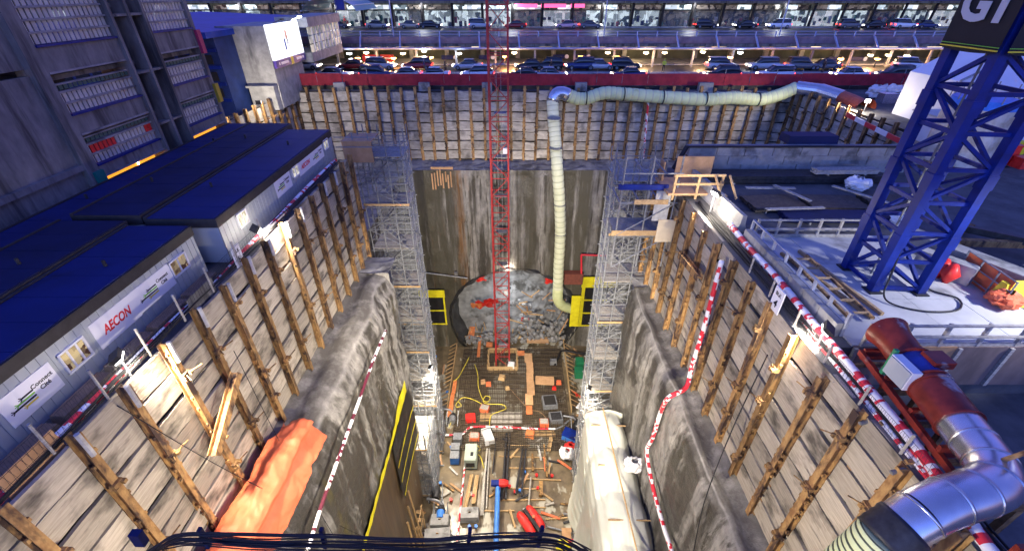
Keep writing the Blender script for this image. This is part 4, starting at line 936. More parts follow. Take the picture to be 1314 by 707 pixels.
MB().tube([q-dd*.1,q+dd*.2],.2,10).build('hub', M['steel'], t)
for k in (.15,.6,.95): p = a+(d-a)*k; ubar('leg', (p.x,p.y,p.z-.6), (p.x+.1,p.y,GZ), .12, .12, M['steel'], t)
# ---- big fan and galvanised duct at the right front
t = thing('big_ventilation_fan', 'big red cylindrical fan with bell mouth and bent galvanised duct at the right front', 'fan', (11.2,8,35))
A0, A1, A2 = Vector((11.45,10.35,37.25)), Vector((11.3,9.0,37.2)), Vector((10.95,7.15,37.1))
ax = (A2-A0).normalized()
mb = MB(); mb.tube([A0-ax*.0,A0+ax*.12,A0+ax*.4,A0+ax*.42,A0+ax*1.25],[.56,.51,.46,.45,.45],28,caps=False); mb.build('bell_mouth', M['fanred'], t, True)
mb = MB(); mb.tube([A0+ax*.5,A0+ax*.55],.43,20); mb.build('inlet_guard', M['dark'], t)
mb = MB(); mb.tube([A0+ax*1.25,A0+ax*2.05],.44,28,caps=False); mb.build('collar_casing', mat('blue_casing', (.03,.06,.3), (.02,.035,.16), rough=.35, nsc=2), t, True)
mb = MB(); mb.tube([A0+ax*2.05,A2+ax*.1],.5,28,caps=False); mb.build('casing', M['fanred'], t, True)
for k in (1.22,2.05,2.2,3.3): mb = MB(); mb.tube([A0+ax*k,A0+ax*(k+.05)],.53,28); mb.build('flange', M['fanred'], t)
w_ = ax.cross(Vector((0,0,1))).normalized()
cb = A0+ax*1.75; 
MB().box(cb+Vector((-.56,0,.1)),(.26,.75,.62)).build('control_box', M['white'], t); MB().box(cb+Vector((-.71,0,.1)),(.04,.69,.56)).build('box_door', M['siding'], t)
MB().box(cb+Vector((-.56,.45,.05)),(.1,.1,.9)).build('box_bracket', M['green'], t); MB().box(cb+Vector((.3,.1,.45)),(.55,.5,.22)).build('terminal_box', M['fanred'], t)
D = [A2+ax*.05, Vector((10.8,6.5,37.12)), Vector((10.6,5.9,37.17)), Vector((10.24,5.45,37.2)), Vector((9.65,5.22,37.22)), Vector((9.0,5.08,37.17)), Vector((8.35,4.9,37.0)), Vector((7.9,4.75,36.62))]
SM = smooth(D, 6)
for i in range(len(D)-1):
    seg = SM[i*6:i*6+7]
    mb = MB(); mb.tube(seg, .47, 32, caps=False); mb.tube([seg[0]-(seg[1]-seg[0]).normalized()*.02, seg[0]+(seg[1]-seg[0]).normalized()*.03], .485, 32); mb.build('duct_gore', M['sheet'], t, True)
e = (D[-1]-D[-2]).normalized()
mb = MB(); ribbed(mb, [D[-1]-e*.25, D[-1]+e*.1, D[-1]+e*.35], .5, .16, .02, 28); mb.build('collar_band', M['steel'], t, True)
mb = corrugated([D[-1]+e*.2, Vector((7.6,4.66,36.0)), Vector((7.4,4.62,35.0)), Vector((7.35,4.6,33)), Vector((7.3,4.6,29))], .49, .13, .013); mb.build('hose', [M['duct'], M['hoserib']], t, True)
# stand of the fan: red rails, posts, cross members
t = thing('fan_stand', 'rusty steel stand of beams and posts beneath the big red fan', 'stand', (11,8,34))
for q, m in ((-.56,M['fanred']),(.6,M['fanred'])): ubar('side_rail', A0+Vector((q,-.1,-.75)), A2+Vector((q,-1.6,-.75)), .12, .18, m, t)
for k in range(6):
    y = 10.2-k*1.15; x = 11.4-k*.16
    ubar('cross_beam', (x-1.0,y,36.0), (x+1.0,y,36.0), .12, .14, M['rust'], t)
    for q in (-.95,.9): ubar('post', (x+q,y,33.8), (x+q,y,35.95), .16, .16, M['rust'], t)
    ubar('brace', (x-.95,y,34.0), (x-.95,y-1.1,35.9), .1, .1, M['rust'], t)
    ubox('cradle', (x,y,36.45), (.9,.1,.4), M['fanred'], t)
for k in range(4): y = 9.6-k*1.5; utube('tie_pipe', (11.1-k*.2-1.15,y,35.8), (11.1-k*.2-.1,y+.15,35.95), .06, M['galv'], t)
utube('guard_pole', (9.75,6.2,35.6), (10.55,5.6,38.05), .05, M['rust'], t); utube('guard_pole', (10.55,5.6,38.05), (13.5,7.2,38.0), .05, M['rust'], t)
utube('guard_pole', (12.2,6.0,36.0), (12.0,6.4,38.0), .05, M['rust'], t)
# striped pipes
def striped(label, pts, r=.17, band=.3, nm='striped_pipe', spiral=True, dark=None):
    P = smooth(pts, 40); out = [P[0]]
    for b in P[1:]:
        if (b-out[-1]).length >= band/2: out.append(b)
    pal = [M['white2'], M['pred']] if dark is None else dark
    mb = MB(); mb.tube(out, lambda i: r*(1+.04*math.sin(i*2.1)), 10, m=lambda i, j: 1 if mn.noise((i*.55+.12*j, pts[0][0], .05*i)) > (.02 if r > .1 else .06) else 0)
    return tag(mb.build(nm, pal, None, True), label, 'pipe')
striped('thick red and white wrapped pipe along the shaft side of the crane pad', [(10.75,19.6,36.3),(10.75,17.5,36.15),(10.72,15,36.2),(10.62,12.6,36.15),(10.5,10.8,36.2),(10.42,9,36.2),(10.35,7.2,36.18),(10.2,5.6,36.1),(10.1,4.2,36.0),(10.0,2.8,35.9)], .15, .17)
striped('second red and white wrapped pipe lying lower beside the right wall top', [(10.4,12.8,35.95),(10.33,11.2,36.0),(10.26,9.5,36.0),(10.18,7.6,36.0),(10.15,6.2,36.0),(10.12,5.0,35.95)], .09, .15)
striped('red and white wrapped pipe along the wall below the trailers', [(-12.25,30,36.05),(-12.2,25,36.1),(-12.15,21,36.05),(-12.1,18,36.1),(-12.1,15,36.0),(-12.1,12,36.05),(-12.05,9.6,36.05),(-12.0,7.6,36.1),(-12.0,5.6,36.0),(-12,3.5,36)], .12, .17)
cb_ = MB()
for k in range(9):
    o = random.uniform(-.3,.25); z = random.uniform(0,.12)
    cb_.tube(smooth([(-12.0+o+random.uniform(-.1,.1), 4+q*3.2, 35.98+z+random.uniform(-.03,.14)) for q in range(9)],5), .03, 5)
tag(cb_.build('cable_bundle', M['black'], None, True), 'bundle of black cables lying along the left wall top beside the striped pipe', 'cables')
cb_ = MB()
for k in range(9):
    o = random.uniform(-.25,.2)
    cb_.tube(smooth([(10.35+o+random.uniform(-.1,.1), 4.5+q*2.6, 36.02+random.uniform(0,.16)) for q in range(8)],5), .03, 5)
tag(cb_.build('cable_bundle', M['black'], None, True), 'bundle of black cables lying along the right wall top beside the striped pipe', 'cables')
# guard posts with wire netting on both wall tops
def netfence(label, pts, h):
    t = thing('wire_net_fence', label, 'fence', pts[0]); 
    for p in pts: utube('post', p, Vector(p)+Vector((0,0,h)), .04, M['greywood'], t)
    for a, b in zip(pts, pts[1:]):
        a = Vector(a); b = Vector(b); mb = MB()
        for k in range(12): mb.bar(a+(b-a)*k/12+Vector((0,0,.05)), a+(b-a)*(k+.6)/12+Vector((0,0,h*.75)), .005)
        for k in range(12): mb.bar(a+(b-a)*(k+.6)/12+Vector((0,0,.05)), a+(b-a)*k/12+Vector((0,0,h*.75)), .005)
        for z in (.25,.5,.75): mb.bar(a+Vector((0,0,h*z)), b+Vector((0,0,h*z)), .008)
        tag(mb.build('netting', M['steel'], t), None, None, None, 'stuff')
netfence('wire netting on slim posts along the top of the left lagging wall', [(-11.75,y,36.0) for y in (5.2,7.0,8.8,10.6,12.4,14.2,16.2,18.4)], 1.15)
netfence('wire netting on slim posts along the top of the right lagging wall', [(9.98,y,36.0) for y in (5.2,7.0,8.6,10.3,12.1,13.9,15.6)], .75)
# numbered plates
for (x, y, n, lab) in ((-11.8,16.35,'6','small white plate numbered six on the left wall top'),(9.8,13.15,'4','small white plate numbered four on the right wall top')):
    t = thing('number_plate', lab, 'sign', (x,y,36.3)); mb = MB().span((x-.02,y-.3,35.9),(x+.02,y+.3,36.85)); mb.build('board', M['sign'], t)
    sg = 1 if x < 0 else -1
    text('lettering', n, .42, M['blk'], t, (x+sg*.028,y,36.22), (R(90),0,R(90*sg)), .003, .008); text('lettering', 'BLK', .2, M['blk'], t, (x+sg*.028,y,36.62), (R(90),0,R(90*sg)), .003, .004)
# ================================================================== inside the shaft
# red mast crane
t = thing('red_crane_mast', 'tall slim red lattice crane mast rising from the pit floor', 'tower crane', (-1.35,47.4,0))
mx, my, hw = -1.35, 47.4, .95
for x in (-hw,hw):
    for y in (-hw,hw): ubox('chord', (mx+x,my+y,27.5), (.17,.17,55), M['red'], t)
n = 27; lh = 55/n
cs = [(-hw,-hw),(hw,-hw),(hw,hw),(-hw,hw)]
for k in range(n):
    z = k*lh
    for f in range(4):
        a, b = cs[f], cs[(f+1)%4]
        if f in (0,2) or k % 2 == 0: ubar('strut', (mx+a[0],my+a[1],z), (mx+b[0],my+b[1],z), .08, .08, M['red'], t)
        c, d = (a,b) if k % 2 else (b,a)
        if f in (0,1,3) or k % 3 == 0: ubar('diagonal', (mx+c[0],my+c[1],z), (mx+d[0],my+d[1],z+lh), .08, .08, M['red'], t)
for q in (-.22,.22): ubar('ladder_rail', (mx+q,my+.3,0), (mx+q,my+.3,55), .05, .05, M['galv'], t)
for k in range(11): ubox('ladder_landing', (mx+.1,my+.35,3+k*4.6), (1.3,.9,.06), M['galv'], t)
ubox('junction_box', (mx+.6,my-.6,31.5), (.45,.3,.6), M['white'], t)
t = thing('mast_base_frame', 'square timber formwork box around the foot of the red mast', 'formwork', (mx,my,0))
for (c, s) in (((mx,my-1.9,.5),(4.2,.15,1)),((mx,my+1.9,.5),(4.2,.15,1)),((mx-2.05,my,.5),(.15,3.7,.98)),((mx+2.05,my,.5),(.15,3.7,.98))): ubox('board', c, s, M['wood'], t)
for i in range(6): ubox('cross_batten', (mx-1.9+i*.76,my-1.3,.75+.02*(i%2)), (.1,1.0,.1), M['wood'], t)
for s in (-1,1):
    for i in range(4): ubox('stake', (mx+s*2.2,my-1.6+i*1.05,.55), (.1,.12,1.1), M['wood'], t)
# rebar mat on the floor
mb = MB(); x0, x1, y0, y1 = -7.2, 7.2, 32.5, 50
for i in range(58): x = x0+(x1-x0)*i/57; mb.bar((x,y0,.18),(x,y1,.18),.05)
for i in range(64): y = y0+(y1-y0)*i/63; mb.bar((x0,y,.24),(x1,y,.24),.05)
for i in range(0,58,3): x = x0+(x1-x0)*i/57; mb.bar((x,y0,.62),(x,y1,.62),.06)
for i in range(0,64,3): y = y0+(y1-y0)*i/63; mb.bar((x0,y,.68),(x1,y,.68),.06)
tag(mb.build('rebar_mat', M['rebar']), 'wide mat of rusty reinforcing bars on the pit floor before the tunnel', 'rebar mat', None, 'stuff')
def edge_form(label, pts):
    t = thing('edge_formwork', label, 'formwork', pts[0])
    for a, b in zip(pts, pts[1:]): ubar('form_board', Vector(a)+Vector((0,0,.4)), Vector(b)+Vector((0,0,.4)), .12, .7, M['wood'], t)
    for a, b in zip(pts, pts[1:]):
        a = Vector(a); b = Vector(b); k = max(2, int((b-a).length/.8))
        for i in range(k):
            p = a+(b-a)*i/k; sg = -1 if p.x < 0 else 1; ubar('strut', p+Vector((sg*.1,0,.75)), p+Vector((sg*1.1,0,.05)), .09, .09, M['wood'], t)
edge_form('timber edge form with raking struts left of the rebar mat', [Z(588,436),Z(583,470),Z(574,528)])
edge_form('timber edge form with raking struts right of the rebar mat', [Z(722,436),Z(727,475),Z(733,530)])
# boards
def sheet_at(label, u, v, wu, hv, mtl, z=.75, nm='plywood_sheet', cat='plywood', grp=None, rz=0., th=.06):
    a = Z(u-wu/2, v, z); b = Z(u+wu/2, v, z); c = Z(u, v-hv/2, z); d = Z(u, v+hv/2, z)
    o = link(nm, ((a+b)/2).xy.to_3d()+Vector((0,0,z)), None, MB().box((0,0,0),((b-a).length, abs(c.y-d.y)*1.22, th),ch=.01).mesh(nm, mtl), (random.uniform(-.02,.02),random.uniform(-.02,.02),rz))
    return tag(o, label, cat, grp)
for i, (u,v,wu,hv) in enumerate(((678,459,10,10),(680,472,9,12),(680,485,9,12),(681,498,10,14),(679,512,10,12),(679,526,8,9))):
    sheet_at(['plywood sheet of the walkway nearest the mast box','second plywood sheet of the walkway over the rebar','third plywood sheet of the walkway over the rebar','fourth plywood sheet of the walkway beside its side branch','weathered fifth plywood sheet of the walkway','small orange sheet ending the walkway over the rebar'][i], u, v, wu, hv, M['ply'] if i != 5 else M['oply'], .78+.01*i, grp='plywood sheets of the walkway over the rebar mat')
sheet_at('plywood sheet branching right from the walkway', 699, 488, 24, 9, M['ply'], .77, rz=-.05)
for i, (u,v,wu,hv,lab) in enumerate(((583,496,5,14,'orange board nearest the tunnel along the left edge form'),(580,512,5,14,'middle orange board along the left edge form'),(578,527,6,12,'orange board nearest the camera along the left edge form'),(615,444,4,22,'orange board left of the mast box'),(605,427,8,13,'orange board standing at the tunnel mouth'),(668,453,10,5,'thin board beside the mast box'),(690,437,28,5,'pale board lying before the rubble at the tunnel mouth'),(628,442,8,5,'orange board beside the mast box corner'))):
    sheet_at(lab, u, v, wu, hv, M['oply'] if i != 6 else M['ply'], .85, 'board', 'board')
for i, (u,v,wu,hv,lab) in enumerate(((650,536,40,14,'grey plank platform in the middle of the floor beside the rebar'),(645,549,26,8,'smaller grey plank platform below the middle platform'),(623,535,14,10,'plank step left of the grey plank platform'),(694,552,34,4,'stack of pale planks right of the middle platform'),(697,558,32,4,'second stack of pale planks before the orange board'),(706,568,5,22,'tilted pale plank stack near the blue bin'),(601,629,5,42,'long pale plank beside the red striped pipe, left of a pair'),(610,627,5,36,'long pale plank right of a pair beside the generator'),(620,635,4,50,'weathered narrow baulk right of the plank pair'))):
    p = Z(u,v,.3); a = Z(u-wu/2,v,.3); b = Z(u+wu/2,v,.3); c = Z(u,v-hv/2,.3); d = Z(u,v+hv/2,.3); W = (b-a).length; D_ = abs(c.y-d.y)
    t = thing('plank_stack', lab, 'planks', p); k = 4; mm = M['greywood'] if i in (0,1,8) else M['wood']
    rz = {5:-.25,6:-.12,7:-.05}.get(i, 0)
    for j in range(k):
        off = Vector(((j-(k-1)/2)*W/k,0,0)) if D_ > W else Vector((0,(j-(k-1)/2)*D_/k,0))
        o = ubox('plank', (p.x,p.y,.3), ((W/k*.92, D_, .12) if D_ > W else (W, D_/k*.92, .12)), mm, t, (0,0,rz+random.uniform(-.01,.01)))
        o.location = off+Vector((0,0,random.uniform(-.02,.05)))
# hoses and pipes on the floor
def hose(label, px, z=.85, r=.05, m='yhose', nm='hose', cat='hose'): return tag(MB().tube(smooth([Z(u,v,z) for u,v in px],8),r,6).build(nm, M[m], None, True), label, cat)
hose('yellow hose snaking from the left edge form towards the tunnel', [(602,458),(596,470),(588,484),(582,489)])
hose('long yellow hose looping over the rebar mat', [(609,467),(613,480),(614,497),(620,513),(626,515),(629,510),(623,508),(620,515),(626,518),(645,519),(649,524),(640,528),(630,533),(628,546)])
hose('yellow hose loop at the left of the rebar mat', [(618,518),(606,512),(594,510),(586,517),(586,522),(592,520),(588,515)])
hose('thin brown rope over the right half of the rebar mat', [(655,499),(668,514),(680,525),(692,528),(700,535)], .8, .025, 'ply', 'rope', 'rope')
hose('yellow hose coiled on top of the grey generator', [(606,600),(612,590),(609,578),(604,573),(612,571),(616,577),(607,580),(616,585),(621,600)], .5)
striped('red and white pipe bending across the middle of the floor', [Z(565,558,.4),Z(592,557,.4),Z(600,550,.5),Z(612,547,.5),Z(650,548,.5),Z(690,550,.5),Z(714,550,.5)], .13, .3)
striped('thin red and white pipe running lengthwise on the left of the floor', [Z(598,575,.3),Z(596,600,.3),Z(592,640,.3),Z(587,690,.3),Z(583,720,.3)], .1, .3)
hose('grey pipe rising to the right edge of the floor', [(714,550),(722,546),(736,534)], .5, .12, 'galv', 'pipe', 'pipe')
hose('blue straight pipe running along the floor towards the camera', [(639,622),(638,650),(637,680),(636,730)], 1.0, .28, 'bluep', 'pipe', 'pipe')
hose('dark pipe with elbow at the right end of the rebar mat', [(712,468),(717,458),(722,450),(742,453),(765,455)], .9, .16, 'black', 'pipe', 'pipe')
for i, (p, q, w_, m, lab) in enumerate((((650,556),(644,640),.22,'steel','dark rail left of a pair in the middle of the floor'),((654,556),(649,640),.22,'steel','dark rail right of a pair in the middle of the floor'),((671,574),(662,634),.22,'steel','dark rail with curved foot, left of the second pair'),((675,576),(669,636),.22,'steel','dark rail with curved foot, right of the second pair'),((637,562),(632,607),.14,'steel','thin dark bar beside the plank pair'),((698,570),(702,612),.2,'rust','rusty short beam on the right of the floor'),((683,582),(684,604),.25,'rust','short rusty plate beam near the dark rails'),((681,612),(678,652),.16,'greywood','weathered baulk on the right of the floor'),((694,618),(694,636),.4,'rust','rusty plate on the right of the floor'),((625,575),(619,648),.18,'greywood','weathered baulk beside the yellow hose'),((628,575),(624,652),.12,'greywood','thin weathered baulk in the middle of the floor'))):
    a, b = Z(*p,.35), Z(*q,.35); mb = MB().bar(a,b,w_,w_)
    if m == 'steel': mb.bar(a+Vector((0,0,.14)),b+Vector((0,0,.14)),w_*.6,.05)
    tag(mb.build('floor_beam', M[m]), lab, 'beam')
BO_ = ['first','second','third','fourth','fifth','sixth','seventh','eighth','ninth']
for i, (p, q) in enumerate((((648,571),(680,572)),((640,585),(700,587)),((650,600),(702,601)),((672,614),(720,616)),((655,626),(690,627)),((645,641),(700,641)),((620,655),(660,655)),((700,666),(728,664)),((676,650),(700,651)))):
    tag(MB().bar(Z(*p,.12),Z(*q,.12),.12,.1).build('batten', M['wood']), BO_[i]+' pale crosswise batten from the tunnel side, near '+('the dark rails','the plank pair','the dark rails','the right scaffold','the short beams','the red pods','the blue pipe','the right scaffold foot','the red pods')[i], 'batten', 'crosswise battens on the muddy floor')
# machinery and boxes
def boxy(nm, label, cat, u, v, sx, sy, sz, mtl, parts=(), rz=0, z=0.1):
    p = Z(u, v, z); t = thing(nm, label, cat, p)
    link('body', p+Vector((0,0,sz/2)), t, MB().box((0,0,0),(sx,sy,sz),ch=.05).mesh('body', mtl), (0,0,rz))
    for (n_, c, s, m) in parts: link(n_, p+Matrix.Rotation(rz,3,'Z') @ Vector(c), t, MB().box((0,0,0),s,ch=.02).mesh(n_, m), (0,0,rz))
    return t
boxy('generator', 'grey green generator enclosure with yellow hose on the left of the floor', 'generator', 605, 590, 1.45, 2.3, 1.5, M['genset'], [('lid',(0,0,1.53),(1.25,2.1,.08),M['genset']),('exhaust',(.15,-.3,1.6),(.35,.45,.12),M['steel']),('grille',(0,-1.18,.8),(1.0,.05,.7),M['steel']),('skid',(0,0,.0),(1.55,2.4,.12),M['steel'])])
for i, (u,v,m,lab) in enumerate(((588,567,'galv','grey wheeled bin behind the blue bin on the left of the floor'),(585,580,'galv','grey lidded box between the grey bin and the blue bin'),(584,591,'bluep','bright blue bin on the left of the floor'))):
    boxy('bin', lab, 'bin', u, v, 1.0, .95, 1.1, M[m], [('lid',(0,0,1.14),(1.06,1.0,.08),M['galv'])])
boxy('tool_cabinet', 'tilted white metal cabinet in the middle of the floor', 'cabinet', 626, 562, 1.2, 2.0, .8, M['white'], [('door',(0,-.1,.83),(1.0,1.6,.05),M['siding']),('shelf',(0,.75,.86),(1.1,.1,.08),M['galv'])], .35)
boxy('site_bin', 'dark blue skip box tilted on the right of the floor', 'skip', 733, 563, 2.1, 1.3, .9, M['bluep'], [('rim',(0,0,.93),(2.2,1.4,.08),M['craneblue'])], -.5)
boxy('mixing_tub', 'grey square mixing tub right of the rebar mat', 'tub', 705, 518, 1.9, 1.9, .7, M['galv'], [('inside',(0,0,.73),(1.5,1.5,.05),M['dark'])], .1, .6)
boxy('mixing_tub', 'pale metal tub beside the green bins at the right', 'tub', 713, 539, 1.7, 1.5, .8, M['galv'], [('inside',(0,0,.83),(1.3,1.1,.05),M['steel'])], .1)
for i, (u,v,lab) in enumerate(((743,470,'upper green barrel right of the right edge form'),(742,482,'lower green bin right of the right edge form'))): boxy('green_bin', lab, 'bin', u, v, 1.1, 1.2, 1.2, M['green'], [('lid',(0,0,1.24),(1.15,1.25,.06),M['green'])])
for i, (u,v,s,m,lab) in enumerate(((622,527,1.2,'tarp','orange topped box beside the plank platform'),(604,539,1.3,'redtarp','red box with orange lid left of the red striped pipe'),(609,563,1.2,'tarp','orange drum box before the tilted white cabinet'),(698,545,1.2,'tarp','orange box on the planks right of the middle'),(680,559,1.1,'oply','orange ply box right of the dark rails'),(627,494,.7,'tarp','small orange bucket on the rebar mat'),(620,491,.7,'ply','small open wooden box on the rebar mat beside the orange bucket'),(644,486,.9,'wood','square wooden blockout box in the middle of the rebar mat'),(651,499,.6,'wood','small wooden box lower on the rebar mat'),(717,492,.7,'tarp','orange bag at the right edge of the rebar mat'),(711,499,.6,'redtarp','small red bag at the right of the rebar mat'),(656,470,1.0,'white','white box beside the mast formwork'),(710,466,1.0,'galv','grey frame box right of the plywood walkway'))):
    boxy('floor_box', lab, 'box', u, v, s, s*.8, s*.6, M[m], [('lid',(0,0,s*.62),(s*.85,s*.65,.05),M['greywood'] if i in (0,2,3) else M[m])], random.uniform(-.3,.3), .1 if v > 520 else .7)
for i, (u,v,lab) in enumerate(((603,663,'grey concrete block beside the striped pipe near the camera'),(565,672,'pale concrete block at the lower left of the floor'),(562,690,'spattered concrete block lowest at the left of the floor'),(553,610,'grey concrete block beside the brown side wall'))):
    boxy('concrete_block', lab, 'concrete block', u, v, 1.9 if i != 2 else 2.6, 1.2, .9, M['block'], [('lifting_eye',(0,0,.95),(.25,.1,.12),M['rust'])], random.uniform(-.1,.1))
def pump(label, u, v, col):
    p = Z(u,v,.1); t = thing('pump_set', label, 'pump', p)
    for q in (-.6,.6): ubar('skid', p+Vector((q,-.8,.1)), p+Vector((q,.8,.1)), .12, .15, M['steel'], t)
    MB().tube([p+Vector((0,-.6,.65)),p+Vector((0,.2,.65))],.42,12).build('motor', M[col], t); MB().tube([p+Vector((0,.2,.6)),p+Vector((0,.75,.6))],[.5,.3],12).build('impeller_case', M['steel'], t)
    MB().tube(smooth([p+Vector((0,.7,.6)),p+Vector((-.4,1.1,.9)),p+Vector((-1.6,1.3,1.0))],5),.13,8).build('outlet_pipe', M['galv'], t)
    ubar('frame_bar', p+Vector((-.7,-.8,.15)), p+Vector((-.7,.8,1.2)), .08, .08, M['galv'], t); ubar('frame_bar', p+Vector((.7,-.8,.15)), p+Vector((.7,.8,1.2)), .08, .08, M['galv'], t)
pump('dark pump set on skids at the left of the floor', 560, 637, 'steel'); pump('blue motor pump at the lower left of the floor', 566, 662, 'bluep'); pump('grey pump with yellow label beside the left scaffold', 581, 541, 'galv'); pump('pump lying at the lower right of the floor', 744, 682, 'galv'); pump('dark pump under the tilted blue skip', 740, 551, 'steel')
mb = MB()
p = Z(681,672,.2)
t = thing('red_float_pair', 'pair of red pods with a black bar between them on the floor', 'machine', p)
dv_ = (Z(692,688,.2)-Z(668,654,.2)); dv_.z = 0; L_ = dv_.length*.85; e_ = dv_.normalized(); n_ = Vector((e_.y,-e_.x,0))
for s in (-1,1):
    c = p+n_*(.58*s)+Vector((0,0,.65)); mb = MB(); mb.tube([c-e_*L_*.5,c-e_*L_*.42,c-e_*L_*.2,c+e_*L_*.2,c+e_*L_*.42,c+e_*L_*.5],[.2,.38,.48,.48,.38,.15],14); mb.build('pod', M['redtarp'], t, True)
    MB().tube([c-e_*.04,c+e_*.04],.495,14).build('seam', M['red'], t)
MB().bar(p-e_*L_*.42+Vector((0,0,.98)),p+e_*L_*.55+Vector((0,0,.98)),.34,.3).build('bar', M['black'], t); ubox('valve', p+Vector((.25,.1,1.2)), (.25,.25,.2), M['tarp'], t)
p = Z(637,621,1.0); t = thing('red_blue_coupling', 'coupling with blue and red ends at the head of the blue pipe', 'coupling', p)
MB().tube([p+Vector((-.55,0,.2)),p+Vector((.3,0,.2))],.36,10).build('blue_end', M['craneblue'], t); MB().tube([p+Vector((.3,0,.2)),p+Vector((.9,0,.2)),p+Vector((1.3,0,.2))],[.4,.42,.3],10).build('red_end', M['redtarp'], t)
bag('white plastic bag at the right of the floor beside the scaffold', Z(727,585,.2), 1.5, M['white']); bag('red sack above the white bag at the right of the floor', Z(732,576,.2), 1.2, M['redtarp']); bag('white sheet heap beside the right edge form', Z(750,526,.2), 1.6, M['white'], 'sheet_heap', 'sheet')
bag('yellow bag at the bottom edge near the black cables', Z(721,702,.3), 1.1, M['yel']); sheet_at('plywood sheet at the lower right of the floor beside a red hose', 728, 690, 13, 22, M['ply'], .35)
hose('red hose curled on the plywood at the lower right', [(727,702),(731,694),(738,693),(742,698),(745,705)], .7, .13, 'pred')
hose('yellow cable beside the tilted pump at the left', [(576,548),(580,536),(574,528)], .7, .04)
# timber access stair at lower left, scaffold boards
p = Z(532,690,0); t = thing('timber_access_tower', 'rough timber access frame standing by the brown side wall', 'stair', p)
for x in (-.9,.9):
    for y in (-1,1): ubox('post', p+Vector((x,y,2)), (.14,.14,4), M['wood'], t)
for k in range(5): ubox('tread', p+Vector((0,-.9+k*.42,.6+k*.7)), (1.8,.35,.08), M['wood'], t)
for z in (2.2,3.9): ubox('rail', p+Vector((.95,0,z)), (.08,2.4,.12), M['wood'], t); ubox('rail', p+Vector((0,-1.08,z)), (2.2,.08,.12), M['wood'], t)
# ---- scaffold towers
NETM = M['net']
def scaffold(label, x0, x1, y0, y1, z1, lift=1.95, base=0., deck_every=2, nety=True, netx=None, extra=True):
    t = thing('scaffold_tower', label, 'scaffold', ((x0+x1)/2,(y0+y1)/2,base)); G = M['galv']
    xs = [x0,x0+(x1-x0)*.33,x0+(x1-x0)*.67,x1]; ys = [y0,(y0+y1)/2,y1]
    for x in xs:
        for y in ys:
            if y == ys[1] and x in xs[1:3]: continue
            utube('standard', (x,y,base), (x,y,z1+1.1), .05, G, t)
    k = 0; z = base+.3
    while z < z1+.2:
        for y in ys: utube('ledger', (x0-.2,y,z), (x1+.2,y,z), .04, G, t)
        for x in (x0,x1):
            utube('transom', (x,y0-.2,z+.1), (x,y1+.2,z+.1), .04, G, t); utube('guard_rail', (x,y0,z+1.0), (x,y1,z+1.0), .03, G, t)
        for h_ in (.55,1.05): utube('guard_rail', (x0,y0,z+h_), (x1,y0,z+h_), .03, G, t)
        utube('guard_rail', (x0,y1,z+1.0), (x1,y1,z+1.0), .03, G, t)
        if k % deck_every == 0:
            nb = 4
            for j in range(nb): ubox('deck_board', ((x0+x1)/2,y0+(y1-y0)*(j+.5)/nb,z+.17), (x1-x0+.1,(y1-y0)/nb*.93,.05), M['greywood'], t)
            if k % 4 == 0: ubox('toe_board', ((x0+x1)/2,y0-.07,z+.26), (x1-x0+.2,.04,.18), M['wood'], t)
        if z+lift > z1+.4: break
        a, b = (x0,x1) if k % 2 else (x1,x0)
        utube('brace', (a,y0-.06,z), (b,y0-.06,z+lift), .035, G, t); utube('brace', (b,y1+.06,z), (a,y1+.06,z+lift), .035, G, t); utube('brace', (x1+.06,y0 if k % 2 else y1,z), (x1+.06,y1 if k % 2 else y0,z+lift), .035, G, t)
        if extra:
            f = 1 if k % 2 else -1; c = (x0+x1)/2
            for q in (y0+.55,y0+1.15):
                utube('stair_stringer', (c-f*.9,q,z+.15), (c+f*.9,q,z+lift+.1), .04, G, t); utube('hand_rail', (c-f*.9,q,z+1.05), (c+f*.9,q,z+lift+1.0), .025, G, t)
            mb = MB()
            for j in range(7): mb.box((c-f*.9+f*1.8*(j+.5)/7, y0+.85, z+.15+lift*(j+.5)/7), (.22,.6,.03))
            mb.build('stair_treads', G, t)
        if random.random() < .55: utube('tie_tube', (x0+random.uniform(-1.6,-.6) if x0 < 0 else x1+random.uniform(.4,1.6), y0+.2, z+.6), ((x0+x1)/2, y0+.2, z+.9), .035, G, t)
        z += lift; k += 1
    if nety:
        for xx in (netx or []):
            mb = MB(); mb.grid(lambda p,q:(xx+.12*mn.noise((p*3,q*30,xx)), y0-.1+(y1-y0+.2)*p, base+.5+(z1-base-.5)*q), 6, 60); mb.build('debris_net', NETM, t, True)
        mb = MB(); mb.grid(lambda p,q:(x0-.05+(x1-x0+.1)*p, y1+.15+.1*mn.noise((p*3,q*30,1)), base+.5+(z1-base-.5)*q), 6, 60); mb.build('debris_net', NETM, t, True)
    return t
scaffold('tall grey scaffold tower with netting on the left of the pit', -11.6, -8.2, 32.2, 34.8, 36.2, netx=[-8.15], base=0.)
scaffold('tall grey scaffold tower with netting on the right of the pit', 6.8, 9.8, 27.2, 29.8, 36.0, netx=[6.85])
scaffold('low scaffold at the foot of the left tower beside the blue bins', -10.4, -8.4, 26.8, 31.0, 9.5, netx=[-8.2], extra=False)
scaffold('scaffold bay between the left tower and the yellow panel', -12.2, -9.4, 36.5, 39.5, 16, extra=False, nety=False)
